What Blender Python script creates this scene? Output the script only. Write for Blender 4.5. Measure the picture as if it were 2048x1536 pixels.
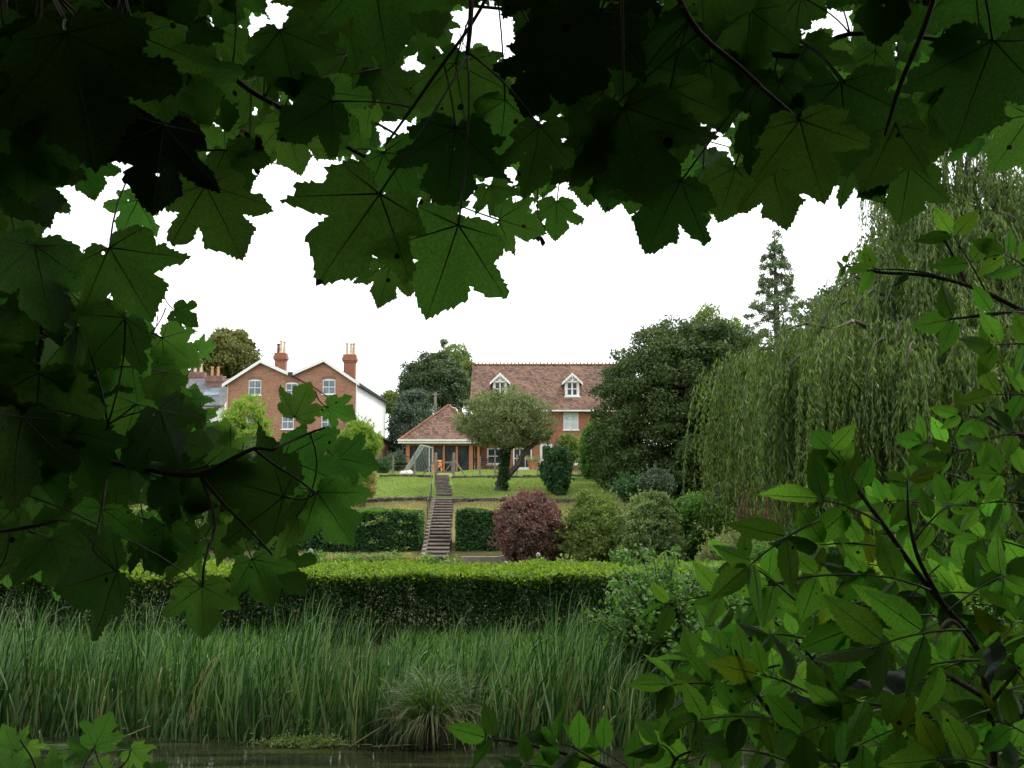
import bpy, bmesh, math, random
import numpy as np
from mathutils import Vector, Matrix
from mathutils.geometry import delaunay_2d_cdt

for o in list(bpy.data.objects):
    bpy.data.objects.remove(o)
scene = bpy.context.scene
COL = scene.collection
R = math.radians
rng = np.random.default_rng(7)
random.seed(7)

# ---------------------------------------------------------------- camera
EYE = Vector((0.0, 0.0, 3.2))
FOC = 1870.0                     # focal length in pixels of the 2048 px photograph
PITCH = math.atan((960 - 768) / FOC)
cam_data = bpy.data.cameras.new('camera')
cam_data.sensor_width = 36.0
cam_data.lens = FOC / 2048 * 36.0
cam_data.clip_start = 0.05
cam_data.clip_end = 5000
cam = bpy.data.objects.new('camera', cam_data)
cam.location = EYE
cam.rotation_euler = (math.pi / 2 + PITCH, 0, 0)
COL.objects.link(cam)
scene.camera = cam

# ---------------------------------------------------------------- sky, sun, exposure
SUN_ELEV, SUN_ROT = R(56), R(78)          # high, behind bright cloud, to the right
world = bpy.data.worlds.new('World')
scene.world = world
world.use_nodes = True
wn, wl = world.node_tree.nodes, world.node_tree.links
wn.clear()
w_out = wn.new('ShaderNodeOutputWorld')
w_bg = wn.new('ShaderNodeBackground')
w_bg.inputs['Strength'].default_value = 0.12
w_sky = wn.new('ShaderNodeTexSky')
w_sky.sky_type = 'NISHITA'
w_sky.sun_disc = False
w_sky.sun_elevation = SUN_ELEV
w_sky.sun_rotation = SUN_ROT
w_sky.air_density = 1.0
w_sky.dust_density = 4.0
w_mix = wn.new('ShaderNodeMix')            # an even cloud deck over the clear sky
w_mix.data_type = 'RGBA'
w_mix.inputs[0].default_value = 0.9
w_mix.inputs[7].default_value = (9.6, 9.8, 10.0, 1)
wl.new(w_sky.outputs[0], w_mix.inputs[6])
wl.new(w_mix.outputs[2], w_bg.inputs['Color'])
wl.new(w_bg.outputs[0], w_out.inputs[0])

sun_data = bpy.data.lights.new('sun', 'SUN')
sun_data.energy = 1.4
sun_data.angle = R(14)
sun_data.color = (1.0, 0.96, 0.9)
sun = bpy.data.objects.new('sun', sun_data)
sdir = Vector((math.sin(SUN_ROT) * math.cos(SUN_ELEV), math.cos(SUN_ROT) * math.cos(SUN_ELEV), math.sin(SUN_ELEV)))
sun.rotation_euler = sdir.to_track_quat('Z', 'Y').to_euler()
sun.location = sdir * 200
COL.objects.link(sun)

scene.view_settings.view_transform = 'Standard'
scene.view_settings.look = 'None'
scene.view_settings.gamma = 1.0
scene.view_settings.use_curve_mapping = False
scene.view_settings.exposure = 0.92
cy = scene.cycles
cy.max_bounces = 4
cy.diffuse_bounces = 2
cy.glossy_bounces = 2
cy.transmission_bounces = 3
cy.use_adaptive_sampling = True
cy.adaptive_threshold = 0.02
cy.transparent_max_bounces = 8
cy.use_denoising = True
cy.sample_clamp_indirect = 6
cy.caustics_reflective = False
cy.caustics_refractive = False

# ---------------------------------------------------------------- helpers
_f = Vector((0, math.cos(PITCH), math.sin(PITCH)))
_u = Vector((0, -math.sin(PITCH), math.cos(PITCH)))


def at(px, py, Y):
    """World point on the vertical plane Y = const behind a photo pixel (2048 px frame)."""
    d = _f + Vector((1, 0, 0)) * ((px - 1024) / FOC) + _u * ((768 - py) / FOC)
    return EYE + d * (Y / d.y)


def xat(px, Y):
    return (px - 1024) / FOC * Y


def zat(py, Y):
    return at(1024, py, Y).z


def tag(o, label=None, cat=None, group=None, kind=None):
    if label:
        o['label'] = label
    if cat:
        o['category'] = cat
    if group:
        o['group'] = group
    if kind:
        o['kind'] = kind
    return o


def empty(name, loc=(0, 0, 0), rz=0.0):
    o = bpy.data.objects.new(name, None)
    o.location = loc
    o.rotation_euler.z = rz
    o.empty_display_size = 0.2
    COL.objects.link(o)
    return o


def link(name, mesh, parent=None, mats=None):
    o = bpy.data.objects.new(name, mesh)
    if mats:
        for m in mats if isinstance(mats, (list, tuple)) else [mats]:
            mesh.materials.append(m)
    if parent:
        o.parent = parent
    COL.objects.link(o)
    return o


class MB:
    """Collects shapes into one mesh."""
    def __init__(self):
        self.v, self.f, self.m = [], [], []

    def add(self, vs, fs, mi=0):
        b = len(self.v)
        self.v += [tuple(p) for p in vs]
        self.f += [tuple(b + i for i in f) for f in fs]
        self.m += [mi] * len(fs)
        return self

    def box(self, x0, x1, y0, y1, z0, z1, mi=0):
        vs = [(x0, y0, z0), (x1, y0, z0), (x1, y1, z0), (x0, y1, z0), (x0, y0, z1), (x1, y0, z1), (x1, y1, z1), (x0, y1, z1)]
        return self.add(vs, [(0, 3, 2, 1), (4, 5, 6, 7), (0, 1, 5, 4), (1, 2, 6, 5), (2, 3, 7, 6), (3, 0, 4, 7)], mi)

    def bar(self, a, b, w, h, mi=0):
        a, b = Vector(a), Vector(b)
        d = (b - a).normalized()
        s = d.cross(Vector((0, 0, 1)))
        s = Vector((1, 0, 0)) if s.length < 1e-3 else s.normalized()
        t = s.cross(d)
        vs = []
        for p in (a, b):
            for i, j in ((-1, -1), (1, -1), (1, 1), (-1, 1)):
                vs.append(p + s * i * w / 2 + t * j * h / 2)
        return self.add(vs, [(0, 1, 2, 3), (7, 6, 5, 4), (0, 4, 5, 1), (1, 5, 6, 2), (2, 6, 7, 3), (3, 7, 4, 0)], mi)

    def tube(self, pts, radii, n=6, mi=0, cap=True):
        pts = [Vector(p) for p in pts]
        if not hasattr(radii, '__len__'):
            radii = [radii] * len(pts)
        vs, fs, prev = [], [], None
        for i, p in enumerate(pts):
            t = (pts[min(i + 1, len(pts) - 1)] - pts[max(i - 1, 0)])
            t = t.normalized() if t.length > 1e-9 else Vector((0, 0, 1))
            if prev is None:
                s = t.cross(Vector((0.13, 0.21, 0.97)))
                if s.length < 1e-3:
                    s = t.cross(Vector((1, 0, 0)))
            else:
                s = prev - t * prev.dot(t)
            s.normalize()
            prev = s
            q = t.cross(s)
            for k in range(n):
                a = 2 * math.pi * k / n
                vs.append(p + (s * math.cos(a) + q * math.sin(a)) * radii[i])
        for i in range(len(pts) - 1):
            for k in range(n):
                k2 = (k + 1) % n
                fs.append((i * n + k, i * n + k2, (i + 1) * n + k2, (i + 1) * n + k))
        if cap:
            fs.append(tuple(reversed(range(n))))
            fs.append(tuple(range((len(pts) - 1) * n, len(pts) * n)))
        return self.add(vs, fs, mi)

    def prism(self, poly, axis, a0, a1, mi=0):
        """Extrude polygon of 2-tuples along axis ('y': poly is x,z; 'x': poly is y,z; 'z': poly is x,y)."""
        mk = {'y': lambda p, a: (p[0], a, p[1]), 'x': lambda p, a: (a, p[0], p[1]), 'z': lambda p, a: (p[0], p[1], a)}[axis]
        n = len(poly)
        vs = [mk(p, a0) for p in poly] + [mk(p, a1) for p in poly]
        fs = [tuple(range(n)), tuple(reversed(range(n, 2 * n)))]
        fs += [(i, n + i, n + (i + 1) % n, (i + 1) % n) for i in range(n)]
        return self.add(vs, fs, mi)

    def build(self, name, mats, parent=None, smooth=False, bevel=0.0):
        me = bpy.data.meshes.new(name)
        me.from_pydata(self.v, [], self.f)
        bm = bmesh.new()
        bm.from_mesh(me)
        for i, fc in enumerate(bm.faces):
            fc.material_index = self.m[i]
        bmesh.ops.recalc_face_normals(bm, faces=bm.faces)
        if bevel:
            bmesh.ops.bevel(bm, geom=list(bm.edges), offset=bevel, segments=1, affect='EDGES')
        bm.to_mesh(me)
        bm.free()
        if smooth:
            me.polygons.foreach_set('use_smooth', [True] * len(me.polygons))
        return link(name, me, parent, mats)


def np_mesh(name, verts, faces, mats, parent=None, smooth=False):
    """verts (N,3), faces (M,k) numpy -> object; k constant."""
    me = bpy.data.meshes.new(name)
    k = faces.shape[1]
    me.vertices.add(len(verts))
    me.vertices.foreach_set('co', np.ascontiguousarray(verts, dtype=np.float32).ravel())
    me.loops.add(faces.size)
    me.loops.foreach_set('vertex_index', np.ascontiguousarray(faces, dtype=np.int32).ravel())
    me.polygons.add(len(faces))
    me.polygons.foreach_set('loop_start', np.arange(0, faces.size, k, dtype=np.int32))
    me.polygons.foreach_set('loop_total', np.full(len(faces), k, dtype=np.int32))
    if smooth:
        me.polygons.foreach_set('use_smooth', np.ones(len(faces), dtype=bool))
    me.update(calc_edges=True)
    return link(name, me, parent, mats)


def unit(a):
    return a / np.maximum(np.linalg.norm(a, axis=-1, keepdims=True), 1e-9)


def leaves(name, P, D, N, L, W, mats, parent=None, shape='kite', bend=0.15):
    """Many small leaves as one mesh. P base points, D direction, N face normal, L length, W width."""
    P, D, N = np.asarray(P, float), unit(np.asarray(D, float)), np.asarray(N, float)
    N = unit(N - D * (N * D).sum(1, keepdims=True))
    S = np.cross(D, N)
    L = np.broadcast_to(np.asarray(L, float), (len(P),))[:, None]
    W = np.broadcast_to(np.asarray(W, float), (len(P),))[:, None]
    if shape == 'kite':
        vs = np.stack([P, P + D * L * .5 + S * W * .5 + N * L * bend * .3, P + D * L - N * L * bend, P + D * L * .5 - S * W * .5 + N * L * bend * .3], 1)
        n, fs = 4, np.array([[0, 1, 2, 3]])
    elif shape == 'six':
        vs = np.stack([P, P + D * L * .3 + S * W * .5 + N * L * bend * .4, P + D * L * .72 + S * W * .36 + N * L * bend * .2, P + D * L - N * L * bend,
                       P + D * L * .72 - S * W * .36 + N * L * bend * .2, P + D * L * .3 - S * W * .5 + N * L * bend * .4], 1)
        n, fs = 6, np.array([[0, 1, 2, 3], [0, 3, 4, 5]])
    verts = vs.reshape(-1, 3)
    faces = (np.arange(len(P))[:, None, None] * n + fs[None]).reshape(-1, fs.shape[1])
    return np_mesh(name, verts, faces, mats, parent)


def blades(name, P, D0, D1, L, W, mats, parent=None, seg=5, droop=0.3, facing=1.0):
    """Grass-like blades: start direction D0, swinging to D1; one strip each."""
    P = np.asarray(P, float)
    n = len(P)
    D0, D1 = unit(np.asarray(D0, float)), unit(np.asarray(D1, float))
    L = np.broadcast_to(np.asarray(L, float), (n,))
    W = np.broadcast_to(np.asarray(W, float), (n,))
    side = rng.normal(size=(n, 3)) * np.array([1, facing, .15])
    side = unit(side - D0 * (side * D0).sum(1, keepdims=True))
    droop = np.broadcast_to(np.asarray(droop, float), (n,))
    pts, cur = [], P.copy()
    rows = []
    for i in range(seg + 1):
        t = i / seg
        w = W * (1 - t) ** .6 * (.55 + .45 * min(1, t * 4)) if i < seg else W * 0.02
        rows.append(np.stack([cur - side * w[:, None] / 2, cur + side * w[:, None] / 2], 1))
        a = (t ** 2)[:, None] if hasattr(t, '__len__') else t ** 2
        d = unit(D0 * (1 - a * droop[:, None] * 1.0) + D1 * (a * droop[:, None]))
        cur = cur + d * (L / seg)[:, None]
    verts = np.stack(rows, 1).reshape(-1, 3)               # n, seg+1, 2
    st = 2 * (seg + 1)
    fs = np.array([[2 * i, 2 * i + 1, 2 * i + 3, 2 * i + 2] for i in range(seg)])
    faces = (np.arange(n)[:, None, None] * st + fs[None]).reshape(-1, 4)
    return np_mesh(name, verts, faces, mats, parent, smooth=True)


# ---------------------------------------------------------------- materials
def nmat(name):
    m = bpy.data.materials.new(name)
    m.use_nodes = True
    nt = m.node_tree
    nt.nodes.clear()
    out = nt.nodes.new('ShaderNodeOutputMaterial')
    return m, nt, out


def N(nt, t, **kw):
    n = nt.nodes.new(t)
    for k, v in kw.items():
        if k.startswith('i_'):
            n.inputs[k[2:].replace('_', ' ')].default_value = v
        else:
            setattr(n, k, v)
    return n


def ramp(nt, fac, stops):
    r = nt.nodes.new('ShaderNodeValToRGB')
    e = r.color_ramp.elements
    while len(e) > 1:
        e.remove(e[-1])
    for i, (p, c) in enumerate(stops):
        el = e[0] if i == 0 else e.new(p)
        el.position = p
        el.color = (*c, 1)
    nt.links.new(fac, r.inputs[0])
    return r.outputs[0]


def noise(nt, vec, scale, detail=4, rough=.6):
    n = nt.nodes.new('ShaderNodeTexNoise')
    n.inputs['Scale'].default_value = scale
    n.inputs['Detail'].default_value = detail
    n.inputs['Roughness'].default_value = rough
    if vec is not None:
        nt.links.new(vec, n.inputs['Vector'])
    return n.outputs[0]


def mixc(nt, fac, a, b, blend='MIX'):
    m = nt.nodes.new('ShaderNodeMix')
    m.data_type = 'RGBA'
    m.blend_type = blend
    for idx, val in ((0, fac), (6, a), (7, b)):
        if hasattr(val, 'is_linked') or hasattr(val, 'links'):
            nt.links.new(val, m.inputs[idx])
        else:
            m.inputs[idx].default_value = val if idx == 0 else (*val, 1)
    return m.outputs[2]


def objco(nt):
    return nt.nodes.new('ShaderNodeTexCoord').outputs['Object']


def geopos(nt):
    return nt.nodes.new('ShaderNodeNewGeometry').outputs['Position']


def bump(nt, h, strength, dist, bsdf):
    b = nt.nodes.new('ShaderNodeBump')
    b.inputs['Strength'].default_value = strength
    b.inputs['Distance'].default_value = dist
    nt.links.new(h, b.inputs['Height'])
    nt.links.new(b.outputs[0], bsdf.inputs['Normal'])


def plain(name, col, rough=.7, var=.25, scale=3.0, spec=.4, bumpy=0.0, metal=0.0):
    """A solid colour broken up by soft weathering noise."""
    m, nt, out = nmat(name)
    b = N(nt, 'ShaderNodeBsdfPrincipled')
    b.inputs['Roughness'].default_value = rough
    b.inputs['Specular IOR Level'].default_value = spec
    b.inputs['Metallic'].default_value = metal
    co = objco(nt)
    f = noise(nt, co, scale, 6)
    lo = tuple(c * (1 - var) for c in col)
    hi = tuple(min(1, c * (1 + var * .6)) for c in col)
    nt.links.new(ramp(nt, f, [(.3, lo), (.7, hi)]), b.inputs['Base Color'])
    if bumpy:
        bump(nt, noise(nt, co, scale * 6, 4), .6, bumpy, b)
    nt.links.new(b.outputs[0], out.inputs[0])
    return m


def foliage(name, cols, trans=.3, rough=.55, spec=.3, patch=.35, patch_scale=.5, tcol=None):
    """Leaf material: colour differs from leaf to leaf and in broad patches; part of the light goes through."""
    m, nt, out = nmat(name)
    g = nt.nodes.new('ShaderNodeNewGeometry')
    isl = g.outputs['Random Per Island']
    nz = noise(nt, g.outputs['Position'], patch_scale, 3)
    mx = nt.nodes.new('ShaderNodeMix')
    mx.data_type = 'FLOAT'
    mx.inputs[0].default_value = patch
    nt.links.new(isl, mx.inputs[2])
    nt.links.new(nz, mx.inputs[3])
    k = len(cols)
    c = ramp(nt, mx.outputs[0], [((i + .5) / k, cc) for i, cc in enumerate(cols)])
    b = N(nt, 'ShaderNodeBsdfPrincipled')
    b.inputs['Roughness'].default_value = rough
    b.inputs['Specular IOR Level'].default_value = spec
    nt.links.new(c, b.inputs['Base Color'])
    t = N(nt, 'ShaderNodeBsdfTranslucent')
    nt.links.new(mixc(nt, 1.0, c, tcol or (1.5, 1.6, .7), 'MULTIPLY'), t.inputs[0])
    ms = N(nt, 'ShaderNodeMixShader')
    ms.inputs[0].default_value = trans
    nt.links.new(b.outputs[0], ms.inputs[1])
    nt.links.new(t.outputs[0], ms.inputs[2])
    nt.links.new(ms.outputs[0], out.inputs[0])
    return m


def wall_uv(nt):
    """(x + y, z) so that one brick pattern runs round every side of a house."""
    s = N(nt, 'ShaderNodeSeparateXYZ')
    nt.links.new(objco(nt), s.inputs[0])
    a = N(nt, 'ShaderNodeMath', operation='ADD')
    nt.links.new(s.outputs[0], a.inputs[0])
    nt.links.new(s.outputs[1], a.inputs[1])
    c = N(nt, 'ShaderNodeCombineXYZ')
    nt.links.new(a.outputs[0], c.inputs[0])
    nt.links.new(s.outputs[2], c.inputs[1])
    return c.outputs[0]


def brickwork(name, c1, c2, mortar, bw=.225, bh=.075, ms=.01, patch=(.5, .4, .35), patch_amt=.35, rough=.85, offset=.5, bmp=.004, pscale=.9):
    m, nt, out = nmat(name)
    uv = wall_uv(nt)
    br = N(nt, 'ShaderNodeTexBrick')
    br.offset = offset
    for k, v in (('Scale', 1.0), ('Brick Width', bw), ('Row Height', bh), ('Mortar Size', ms), ('Mortar Smooth', .1), ('Bias', 0.0)):
        br.inputs[k].default_value = v
    br.inputs['Color1'].default_value = (*c1, 1)
    br.inputs['Color2'].default_value = (*c2, 1)
    br.inputs['Mortar'].default_value = (*mortar, 1)
    nt.links.new(uv, br.inputs['Vector'])
    nz = noise(nt, uv, pscale, 6, .65)
    nz2 = noise(nt, uv, 9.0, 3, .7)
    f = N(nt, 'ShaderNodeMapRange')
    f.inputs[1].default_value, f.inputs[2].default_value = .45, .72
    f.inputs[3].default_value, f.inputs[4].default_value = 0, patch_amt
    nt.links.new(nz, f.inputs[0])
    c = mixc(nt, f.outputs[0], br.outputs[0], patch)
    c = mixc(nt, .5, c, ramp(nt, nz2, [(.3, (.45, .45, .45)), (.7, (1.3, 1.3, 1.3))]), 'MULTIPLY')
    b = N(nt, 'ShaderNodeBsdfPrincipled')
    b.inputs['Roughness'].default_value = rough
    b.inputs['Specular IOR Level'].default_value = .25
    nt.links.new(c, b.inputs['Base Color'])
    bump(nt, br.outputs[1], -.8, bmp, b)
    nt.links.new(b.outputs[0], out.inputs[0])
    return m


def glassy(name, col, rough=.06, spec=.6):
    m, nt, out = nmat(name)
    b = N(nt, 'ShaderNodeBsdfPrincipled')
    nz = noise(nt, objco(nt), 1.3, 2)
    nt.links.new(ramp(nt, nz, [(.35, tuple(c * .7 for c in col)), (.65, tuple(min(1, c * 1.3) for c in col))]), b.inputs['Base Color'])
    b.inputs['Roughness'].default_value = rough
    b.inputs['Specular IOR Level'].default_value = spec
    nt.links.new(b.outputs[0], out.inputs[0])
    return m


M = {}
M['brick_red'] = brickwork('brick_red', (.36, .12, .058), (.23, .078, .043), (.28, .18, .13), patch=(.37, .17, .095), patch_amt=.4)
M['brick_gable'] = brickwork('brick_gable', (.40, .17, .098), (.24, .10, .062), (.34, .25, .19), patch=(.42, .25, .16), patch_amt=.55, bw=.3, bh=.1, ms=.013)
M['brick_dark'] = brickwork('brick_dark', (.25, .10, .07), (.17, .075, .055), (.2, .16, .13))
M['tile_roof'] = brickwork('tile_roof', (.25, .130, .080), (.055, .042, .036), (.04, .028, .025), bw=.21, bh=.13, ms=.012, patch=(.26, .17, .115), patch_amt=.4, bmp=.012, pscale=.55)
M['ridge_tile'] = plain('ridge_tile', (.30, .145, .09), .85, .5, 1.5)
M['slate'] = brickwork('slate', (.15, .155, .165), (.10, .105, .115), (.06, .06, .06), bw=.4, bh=.25, ms=.01, patch=(.22, .22, .20), patch_amt=.5)
M['white_paint'] = plain('white_paint', (.78, .78, .76), .5, .08, 1.2)
M['white_render'] = plain('white_render', (.80, .80, .79), .8, .07, .35)
M['pane'] = glassy('pane', (.035, .042, .045), .06, .3)
M['pane_sky'] = glassy('pane_sky', (.13, .165, .20), .08, .35)  # reflected sky put into the blue-grey base colour
M['curtain'] = plain('curtain', (.52, .60, .58), .7, .25, 5.0)
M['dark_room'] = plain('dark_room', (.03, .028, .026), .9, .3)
M['oak_post'] = plain('oak_post', (.36, .15, .055), .55, .25, 5.0)
M['grey_wood'] = plain('grey_wood', (.25, .215, .175), .85, .35, 6.0, bumpy=.004)
M['dark_wood'] = plain('dark_wood', (.07, .05, .04), .8, .3, 6.0)
M['lead'] = plain('lead', (.16, .165, .17), .6, .2)
M['black_iron'] = plain('black_iron', (.02, .02, .022), .45, .3)
M['pot_cream'] = plain('pot_cream', (.60, .48, .32), .75, .25, 5)
M['pot_orange'] = plain('pot_orange', (.50, .25, .12), .75, .25, 5)
M['pot_red'] = plain('pot_red', (.20, .07, .06), .75, .25, 5)
M['terracotta'] = plain('terracotta', (.42, .17, .09), .8, .25, 5)
M['orange_plastic'] = plain('orange_plastic', (.85, .26, .03), .4, .06, 2)
M['goal_white'] = plain('goal_white', (.33, .38, .35), .5, .1)
M['stone'] = plain('stone', (.115, .10, .08), .9, .5, 5, bumpy=.02)
M['concrete'] = plain('concrete', (.20, .17, .14), .9, .4, 3.5, bumpy=.008)
M['riser'] = plain('riser', (.075, .055, .043), .9, .45, 4.5, bumpy=.01)
M['bark'] = plain('bark', (.085, .068, .05), .9, .5, 9, bumpy=.02)
M['bark_grey'] = plain('bark_grey', (.10, .083, .064), .9, .5, 8, bumpy=.02)
M['bark_twig'] = plain('bark_twig', (.055, .04, .03), .7, .3, 25)
M['green_stem'] = plain('green_stem', (.10, .13, .06), .6, .35, 20)
M['soil'] = plain('soil', (.085, .062, .045), .95, .45, 2.5, bumpy=.02)
M['flower_white'] = plain('flower_white', (.82, .82, .78), .6, .08, 8)

M['f_privet_lit'] = foliage('f_privet_lit', [(.08, .16, .014), (.14, .235, .018), (.25, .33, .026)], .35, patch=.35, patch_scale=1.2)  # brighter copy of f_privet: light on the hedge top put into the colour
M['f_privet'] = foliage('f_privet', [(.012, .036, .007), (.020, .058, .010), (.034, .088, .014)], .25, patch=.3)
M['f_hedge'] = foliage('f_hedge', [(.020, .068, .018), (.038, .105, .028), (.065, .145, .036)], .2, patch=.35, patch_scale=.8)
M['f_yew'] = foliage('f_yew', [(.024, .050, .014), (.052, .090, .020), (.10, .140, .030)], .22, patch=.5, patch_scale=.55)
M['f_apple'] = foliage('f_apple', [(.085, .125, .05), (.145, .185, .075), (.22, .25, .11)], .3, patch=.4, patch_scale=.7)
M['f_oak'] = foliage('f_oak', [(.075, .095, .022), (.12, .13, .03), (.175, .16, .04)], .25, patch=.6, patch_scale=.25)
M['f_round'] = foliage('f_round', [(.040, .068, .032), (.060, .092, .038), (.090, .125, .05)], .25, patch=.5, patch_scale=.3)
M['f_light'] = foliage('f_light', [(.10, .155, .045), (.14, .20, .055), (.19, .25, .07)], .35, patch=.4, patch_scale=.4)
M['f_blue'] = foliage('f_blue', [(.048, .078, .052), (.068, .105, .066), (.095, .135, .082)], .2, patch=.4, patch_scale=.4)
M['f_conifer'] = foliage('f_conifer', [(.070, .110, .050), (.10, .150, .065), (.14, .195, .08)], .2, patch=.4, patch_scale=.4)
M['f_bamboo'] = foliage('f_bamboo', [(.12, .21, .028), (.19, .30, .04), (.28, .40, .06)], .4, patch=.4, patch_scale=.5)
M['f_straw'] = foliage('f_straw', [(.20, .19, .06), (.28, .25, .09), (.33, .31, .12)], .3, patch=.4)
M['f_willow'] = foliage('f_willow', [(.035, .075, .012), (.10, .165, .028), (.20, .27, .075)], .34, rough=.42, spec=.35, patch=.3, patch_scale=.5)
M['f_purple'] = foliage('f_purple', [(.14, .14, .085), (.19, .125, .10), (.24, .085, .085)], .3, patch=.55, patch_scale=1.1, tcol=(1.5, .9, .8))
M['f_olive'] = foliage('f_olive', [(.09, .15, .032), (.15, .21, .048), (.24, .27, .08)], .3, patch=.6, patch_scale=.8)
M['f_greygreen'] = foliage('f_greygreen', [(.12, .19, .065), (.19, .26, .095), (.28, .35, .14)], .3, patch=.5, patch_scale=.8)
M['f_mid'] = foliage('f_mid', [(.042, .12, .02), (.08, .18, .03), (.125, .24, .045)], .3, patch=.4, patch_scale=.7)
M['f_ivy'] = foliage('f_ivy', [(.022, .072, .022), (.035, .105, .03), (.055, .145, .04)], .22, spec=.4, patch=.4)
M['f_yellow'] = foliage('f_yellow', [(.26, .19, .035), (.32, .25, .05), (.22, .24, .05)], .35, patch=.3)
M['f_bush'] = foliage('f_bush', [(.045, .12, .022), (.085, .19, .036), (.15, .27, .06)], .36, rough=.55, spec=.3, patch=.4)
M['f_pale'] = foliage('f_pale', [(.13, .17, .06), (.19, .23, .09), (.25, .28, .12)], .3, patch=.4)
M['f_reed'] = foliage('f_reed', [(.016, .052, .014), (.048, .118, .034), (.16, .25, .12)], .3, rough=.33, spec=.55, patch=.1, patch_scale=.6)
M['f_deadreed'] = foliage('f_deadreed', [(.16, .14, .06), (.24, .20, .10), (.30, .25, .13)], .2, patch=.2)
M['f_sedge'] = foliage('f_sedge', [(.030, .080, .016), (.060, .125, .028), (.11, .17, .055)], .3, rough=.4, spec=.5, patch=.2)
M['f_grass'] = foliage('f_grass', [(.16, .23, .05), (.22, .30, .065), (.29, .36, .09)], .3, patch=.5, patch_scale=.6)
M['f_drygrass'] = foliage('f_drygrass', [(.20, .185, .065), (.25, .24, .085), (.32, .28, .12)], .3, patch=.5, patch_scale=.6)
M['f_canopy'] = foliage('f_canopy', [(.035, .070, .012), (.050, .095, .016), (.065, .12, .02)], .3, patch=.2)
M['f_shoot'] = foliage('f_shoot', [(.05, .11, .02), (.07, .14, .025)], .35, patch=.2)

# ================================================================ the setting: ground, river
PROFILE = [(-400, 2.5), (-40, 1.9), (2.5, 1.6), (4.2, 1.45), (7.2, -.5), (11.0, -.5), (11.9, -.12), (12.6, .12), (17, .3), (30, .38), (33.4, .4), (35.2, .5),
           (47.45, 2.18), (47.75, 2.36), (51, 2.78), (55, 3.2), (57.6, 3.38), (58.1, 3.5), (66, 3.85), (75, 4.02), (90, 4.9), (130, 7), (260, 12), (900, 16), (3000, 18)]
PY = np.array([p[0] for p in PROFILE], float)
PZ = np.array([p[1] for p in PROFILE], float)


def gz(x, y):
    x, y = np.asarray(x, float), np.asarray(y, float)
    z = np.interp(y, PY, PZ)
    amp = np.interp(y, [10, 13, 36, 60, 100, 400], [0, .03, .05, .07, .3, 2.0])
    return z + amp * (np.sin(x * .55 + y * .21) * .6 + np.sin(x * 1.3 - y * .4 + 1.7) * .4) - amp


def ground_z(x, y):
    return float(gz(x, y))


def ground_material():
    m, nt, out = nmat('ground_cover')
    pos = geopos(nt)
    s = N(nt, 'ShaderNodeSeparateXYZ')
    nt.links.new(pos, s.inputs[0])
    nz = noise(nt, pos, .8, 5)
    a = N(nt, 'ShaderNodeMath', operation='MULTIPLY_ADD')
    a.inputs[1].default_value = 1.6
    nt.links.new(nz, a.inputs[0])
    nt.links.new(s.outputs[1], a.inputs[2])
    mr = N(nt, 'ShaderNodeMapRange')
    mr.inputs[1].default_value, mr.inputs[2].default_value = 0.8, 100.8
    nt.links.new(a.outputs[0], mr.inputs[0])
    soil, bank = (.035, .03, .018), (.025, .035, .012)
    dry, green, lawn, far = (.22, .20, .08), (.14, .21, .048), (.17, .22, .065), (.05, .075, .025)
    c = ramp(nt, mr.outputs[0], [(.0, soil), (.115, soil), (.14, bank), (.17, (.05, .06, .022)), (.35, (.06, .06, .03)), (.385, dry), (.455, dry), (.475, (.10, .085, .05)), (.482, green), (.575, green), (.59, lawn), (.74, lawn), (.80, far)])
    f2 = noise(nt, pos, 7, 6, .7)
    c = mixc(nt, .75, c, ramp(nt, f2, [(.25, (.5, .5, .5)), (.75, (1.35, 1.3, 1.2))]), 'MULTIPLY')
    f3 = noise(nt, pos, .35, 3)
    c = mixc(nt, .6, c, ramp(nt, f3, [(.35, (.75, .82, .7)), (.65, (1.25, 1.12, 1.05))]), 'MULTIPLY')
    b = N(nt, 'ShaderNodeBsdfPrincipled')
    b.inputs['Roughness'].default_value = .95
    b.inputs['Specular IOR Level'].default_value = .1
    nt.links.new(c, b.inputs['Base Color'])
    bump(nt, noise(nt, pos, 14, 5, .7), .7, .06, b)
    nt.links.new(b.outputs[0], out.inputs[0])
    return m


xs = np.concatenate([np.linspace(-900, -60, 12)[:-1], np.linspace(-60, 60, 121), np.linspace(60, 900, 12)[1:]])
ys = np.unique(np.concatenate([np.array([-400, -200, -80, -40, -20, -8]), np.arange(-4, 13, .4), np.arange(13, 36, 1.0), np.arange(36, 60, .25), np.arange(60, 100, 1.5), PY, np.geomspace(100, 3000, 26)]))
gx, gy = np.meshgrid(xs, ys)
gv = np.stack([gx, gy, gz(gx, gy)], -1).reshape(-1, 3)
nx, ny = len(xs), len(ys)
ii = (np.arange(ny - 1)[:, None] * nx + np.arange(nx - 1)[None]).ravel()
ground = np_mesh('ground', gv, np.stack([ii, ii + 1, ii + nx + 1, ii + nx], 1), ground_material(), smooth=True)
tag(ground, kind='structure')


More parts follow.
